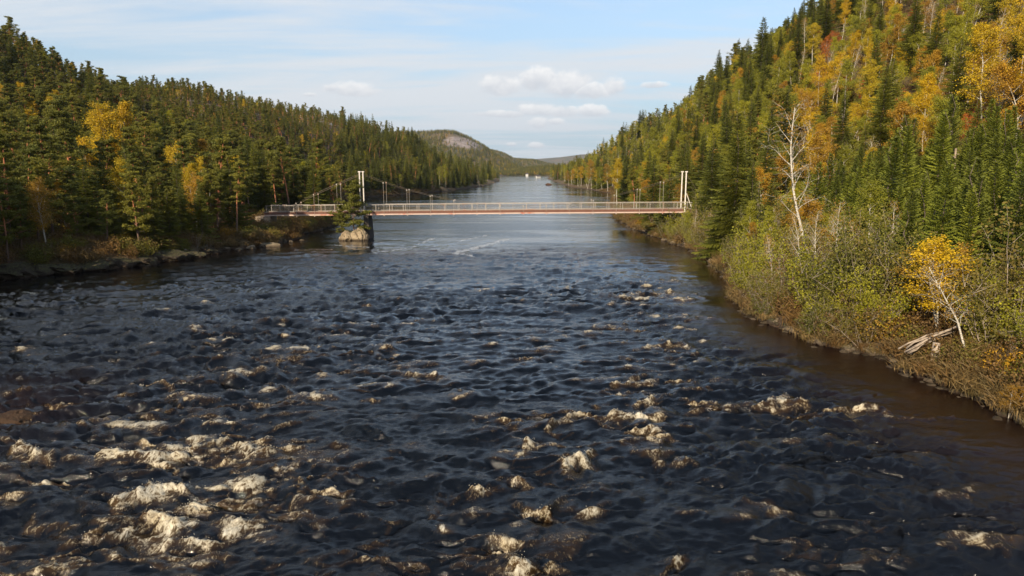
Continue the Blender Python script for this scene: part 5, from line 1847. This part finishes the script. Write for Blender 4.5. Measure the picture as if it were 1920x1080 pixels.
# fallen pale branch on the left bank and dead snag in the plantation
mb = MB()
a, b = water_at(245, 484), water_at(322, 478)
mb.tube(np.array([a + (b - a) * u + np.array([0, 0.8, 0.7 + 0.1 * math.sin(u * 4)]) for u in np.linspace(0, 1, 7)]), np.linspace(0.05, 0.1, 7), 6)
tag(mb.build('fallen_log', M['deadwood'], None, True), 'thin pale fallen log lying along the shaded left bank', 'log')
sx2 = at(1790, 300, 74)
zb = tz(sx2[0], 74)
sn = empty('dead_snag', (sx2[0], 74, zb), 'pale dead trunk with broken arms rising above the young spruces', 'tree')
zt = at(1790, 278, 74)[2] - zb
mb = MB()
mb.tube([(0, 0, -0.5), (0.05, 0, zt * 0.5), (0, 0, zt)], [0.2, 0.16, 0.10], 6)
mb.build('trunk', M['deadwood'], sn)
for dz, s_ in ((0.7, 1), (0.9, -1)):
    mb = MB()
    mb.tube([(0, 0, zt - dz), (0.35 * s_, 0, zt - dz + 0.1), (0.55 * s_, 0, zt - dz + 0.02)], [0.07, 0.06, 0.03], 6)
    mb.build('branch', M['deadwood'], sn)
for (px0, py0, px1, py1, Yv, lb) in [(1700, 265, 1735, 245, 97, 'bleached fallen trunk lying across the autumn slope'), (1745, 238, 1772, 226, 104, 'short bleached log higher up the autumn slope')]:
    a, b = at(px0, py0, Yv), at(px1, py1, Yv + 2)
    mb = MB()
    pth = np.array([a + (b - a) * u for u in np.linspace(0, 1, 6)])
    pth[:, 2] = terrain(pth[:, 0], pth[:, 1]) + 1.0
    mb.tube(pth, np.linspace(0.10, 0.05, 6), 6)
    tag(mb.build('fallen_log', M['deadwood'], None, True), lb, 'log')

# ------------------------------------------------------------------ footbridge
YB = PIER[1] + 1.2
HW = 1.15
bridge = empty('suspension_footbridge', (0, YB, 0), 'narrow suspension footbridge with white towers and pale rusty girder across the river', 'bridge')


def bx(px):
    return at(px, 400, YB)[0]


XL0, XT1, XT2, XR1 = bx(500), bx(680), bx(1280), bx(1296)
XM = 0.5 * (XT1 + XT2)


def dz(x):      # girder underside height along the bridge
    px = 960 + FPX * x / (YB * cp + 6.5 * sp)
    pyv_ = np.interp(px, [490, 690, 980, 1290], [404.5, 402.5, 399.8, 398.0])
    return float(at(960, pyv_, YB)[2])


xs_all = np.linspace(XL0, XR1, 60)
Zs = lambda off: [dz(x) + off for x in xs_all]


def beam(name, mat, x0, x1, yo, z0, z1, wy, n=24):
    mb = MB()
    xs = np.linspace(x0, x1, n)
    V = []
    for x in xs:
        b = dz(x)
        V += [(x, yo - wy, b + z0), (x, yo + wy, b + z0), (x, yo + wy, b + z1), (x, yo - wy, b + z1)]
    F_ = []
    for i in range(n - 1):
        for k in range(4):
            F_.append((i * 4 + k, i * 4 + (k + 1) % 4, (i + 1) * 4 + (k + 1) % 4, (i + 1) * 4 + k))
    F_.append((0, 3, 2, 1))
    F_.append(tuple((n - 1) * 4 + k for k in range(4)))
    mb.add(V, F_)
    return mb.build(name, mat, bridge)


for s_ in (-1, 1):
    beam('girder', M['girder'], XL0, XR1, s_ * HW, 0.0, 0.20, 0.07)
    beam('timber_kerb', M['redwood'], XL0, XR1, s_ * HW, 0.203, 0.56, 0.06)
    beam('kerb_rail', M['rail'], XL0, XR1, s_ * (HW - 0.075), 0.60, 0.66, 0.02)
    beam('handrail', M['rail'], XL0 + 0.3, XR1 - 0.2, s_ * HW, 1.56, 1.63, 0.035)
# deck boards (too narrow to tell apart at this distance)
mb = MB()
x = XL0
while x < XR1:
    b = dz(x)
    mb.box(x, x + 0.17, -HW + 0.08, HW - 0.08, b + 0.38, b + 0.43)
    x += 0.19
o = mb.build('deck_boards', M['deckwood'], bridge)
o['kind'] = 'stuff'
# cross beams, posts, hangers
px_h = [981 + k * 43 for k in range(-6, 7)]
hang_x = [bx(p_) for p_ in px_h] + [bx(637), bx(594), bx(561)]


def side_cable_z(x):
    px = 960 + FPX * x / (YB * cp + 6.5 * sp)
    if x < XT1:
        return float(at(960, np.interp(px, [540, 561, 594, 637, 680], [400, 381, 365, 346, 327]), YB)[2])
    if x > XT2:
        return float(at(960, np.interp(px, [1282, 1345], [325, 400]), YB)[2])
    top = at(960, 327, YB)[2]
    low = dz(XM) + 1.05
    return low + (top - low) * ((x - XM) / (XT2 - XM)) ** 2


cb = None
for x in hang_x:
    b = dz(x)
    mb = MB()
    mb.box(-0.06, 0.06, -HW - 0.14, HW + 0.14, -0.12, 0.0)
    o = mb.build('cross_beam', M['girder'], bridge)
    o.location = (x, 0, b - 0.004)
    for s_ in (-1, 1):
        zt = side_cable_z(x)
        if zt - (b - 0.2) < 0.3:
            zt = b + 0.9
        mb = MB()
        mb.tube([(x, s_ * (HW + 0.1), b - 0.2), (x, s_ * (HW + 0.1), zt)], 0.022, 6)
        h_ = mb.build('hanger', M['rail'], bridge)
        mb = MB()
        mb.box(x - 0.065, x + 0.065, s_ * (HW + 0.1) - 0.06, s_ * (HW + 0.1) + 0.06, zt - 0.05, zt + 0.16)
        mb.build('cable_clamp', M['rail'], h_)
xs = np.arange(XL0 + 0.4, XR1 - 0.2, 2.14)
post_me = None
for x in xs:
    for s_ in (-1, 1):
        if post_me is None:
            mb = MB()
            mb.box(-0.035, 0.035, -0.03, 0.03, 0.0, 1.0)
            V, F_, t_ = mb.arrays()
            post_me = quads_mesh('railing_post', V, F_, [M['rail']])
        o = link(bpy.data.objects.new('railing_post', post_me), bridge)
        o.location = (x, s_ * HW, dz(x) + 0.562)
# wire netting between the posts
for s_ in (-1, 1):
    mb = MB()
    for k in range(7):
        zz = 0.72 + k * 0.13
        xs2 = np.linspace(XL0 + 0.4, XR1 - 0.2, 30)
        mb.tube([(x, s_ * (HW - 0.05), dz(x) + zz) for x in xs2], 0.004, 4)
    for x in np.arange(XL0 + 0.4, XR1 - 0.2, 0.14):
        b = dz(x)
        mb.tube([(x, s_ * (HW - 0.062), b + 0.62), (x, s_ * (HW - 0.062), b + 1.55)], 0.004, 4)
    o = mb.build('railing_netting', M['rail'], bridge)
    o['kind'] = 'stuff'
# towers
for xt, lo in ((XT1, -0.9), (XT2, -1.2)):
    for s_ in (-1, 1):
        mb = MB()
        top = at(960, 323, YB)[2]
        b = dz(xt)
        mb.tube([(xt, s_ * (HW + 0.14), b + lo + 0.3), (xt, s_ * (HW + 0.13), b + 2.2), (xt, s_ * (HW + 0.12), top)], [0.125, 0.105, 0.10], 8)
        tw = mb.build('tower', M['tower'], bridge)
        mb = MB()
        mb.box(xt - 0.2, xt + 0.2, s_ * (HW + 0.12) - 0.12, s_ * (HW + 0.12) + 0.12, top + 0.003, top + 0.16)
        mb.build('tower_saddle', M['tower'], tw)
# strut behind the right tower
mb = MB()
b = dz(XT2)
mb.tube([(XT2 + 0.15, -HW - 0.1, b + 3.0), (XT2 + 1.1, -HW - 0.1, b + 0.6)], 0.06, 6)
mb.build('stay', M['tower'], bridge)
# cables
for s_ in (-1, 1):
    mb = MB()
    xs2 = np.linspace(XT1, XT2, 60)
    mb.tube([(x, s_ * (HW + 0.1), side_cable_z(x) + 0.1) for x in xs2], 0.014, 6)
    mb.build('main_cable', M['cable'], bridge)
    mb = MB()
    xs2 = [bx(p_) for p_ in (540, 561, 594, 637, 680)]
    mb.tube([(x, s_ * (HW + 0.1), side_cable_z(x) + 0.1) for x in xs2], 0.02, 6)
    mb.build('back_cable', M['cable'], bridge)
    mb = MB()
    xe = bx(1350)
    mb.tube([(XT2, s_ * (HW + 0.1), side_cable_z(XT2) + 0.1), (xe, s_ * (HW + 0.1), tz(xe, YB))], 0.022, 6)
    mb.build('back_cable', M['cable'], bridge)


def pier(name, x0, x1, xt0, xt1, y0, y1, z0, z1, mat, parent):
    mb = MB()
    V = [(x0, y0 - 0.2, z0), (x1, y0 - 0.2, z0), (x1, y1 + 0.2, z0), (x0, y1 + 0.2, z0), (xt0, y0, z1), (xt1, y0, z1), (xt1, y1, z1), (xt0, y1, z1)]
    mb.add(V, [(0, 3, 2, 1), (4, 5, 6, 7), (0, 1, 5, 4), (1, 2, 6, 5), (2, 3, 7, 6), (3, 0, 4, 7)])
    return mb.build(name, mat, parent)


bb = dz(XT1)
pier('pier', bx(684), bx(697), bx(685), bx(694), -HW - 0.3, HW + 0.3, -1.5, bb - 0.13, M['pier'], bridge)
pier('pier', bx(1276), bx(1290), bx(1277), bx(1288), -HW - 0.3, HW + 0.3, -1.0, dz(XT2) - 0.13, M['abutment'], bridge)
pier('abutment', bx(470), bx(514), bx(486), bx(512), -HW - 0.5, HW + 0.5, -0.8, dz(XL0) - 0.02, M['abutment'], bridge)

# ------------------------------------------------------------------ far buildings
def small_house(px, py, Yv, wd, dp, hg, label, rz_=0.0, name='house'):
    p_ = at(px, py, Yv)
    e_ = empty(name, (p_[0], Yv, max(p_[2], 0.3)), label, 'house')
    e_.rotation_euler = (0, 0, rz_)
    mb = MB()
    mb.box(-wd / 2, wd / 2, -dp / 2, dp / 2, -2.5, hg)
    mb.build('wall', M['whitewall'], e_)
    mb = MB()
    V = []
    for x in (-wd / 2 - .3, wd / 2 + .3):
        V += [(x, -dp / 2 - .4, hg + .02), (x, 0, hg + dp * .42), (x, dp / 2 + .4, hg + .02), (x, 0, hg + .02 + .01)]
    mb.add(V, [(0, 1, 5, 4), (1, 2, 6, 5), (0, 3, 2, 1), (4, 5, 6, 7), (0, 4, 7, 3), (3, 7, 6, 2)])
    mb.build('roof', M['darkroof'], e_)
    for k in range(3):
        mb = MB()
        xx = -wd / 2 + wd * (k + .5) / 3
        mb.box(xx - .5, xx + .5, -dp / 2 - .04, -dp / 2 - .005, 1.0, 2.1)
        mb.build('window', M['glass'], e_)
    return e_


small_house(988, 328, 1330, 5, 4, 2.0, 'small white house at the far end of the lake')
small_house(1009, 333, 1010, 6, 4, 2.2, 'white boathouse at the point right of the far lake shore', 0.5, 'boathouse')

# ------------------------------------------------------------------ haze
mb = MB()
mb.box(-4400, 4400, -260, 7800, -6, 420)
m, t, out = new_mat('haze_air')
pv = t.node('ShaderNodeVolumePrincipled', {'Color': (0.70, 0.84, 1.0, 1), "Density": 0.000055, 'Anisotropy': 0.3})
t.l.new(pv.outputs[0], out.inputs['Volume'])
hz = mb.build('haze', m)
tag(hz, 'thin bluish autumn haze over the whole valley', None, None, 'stuff')
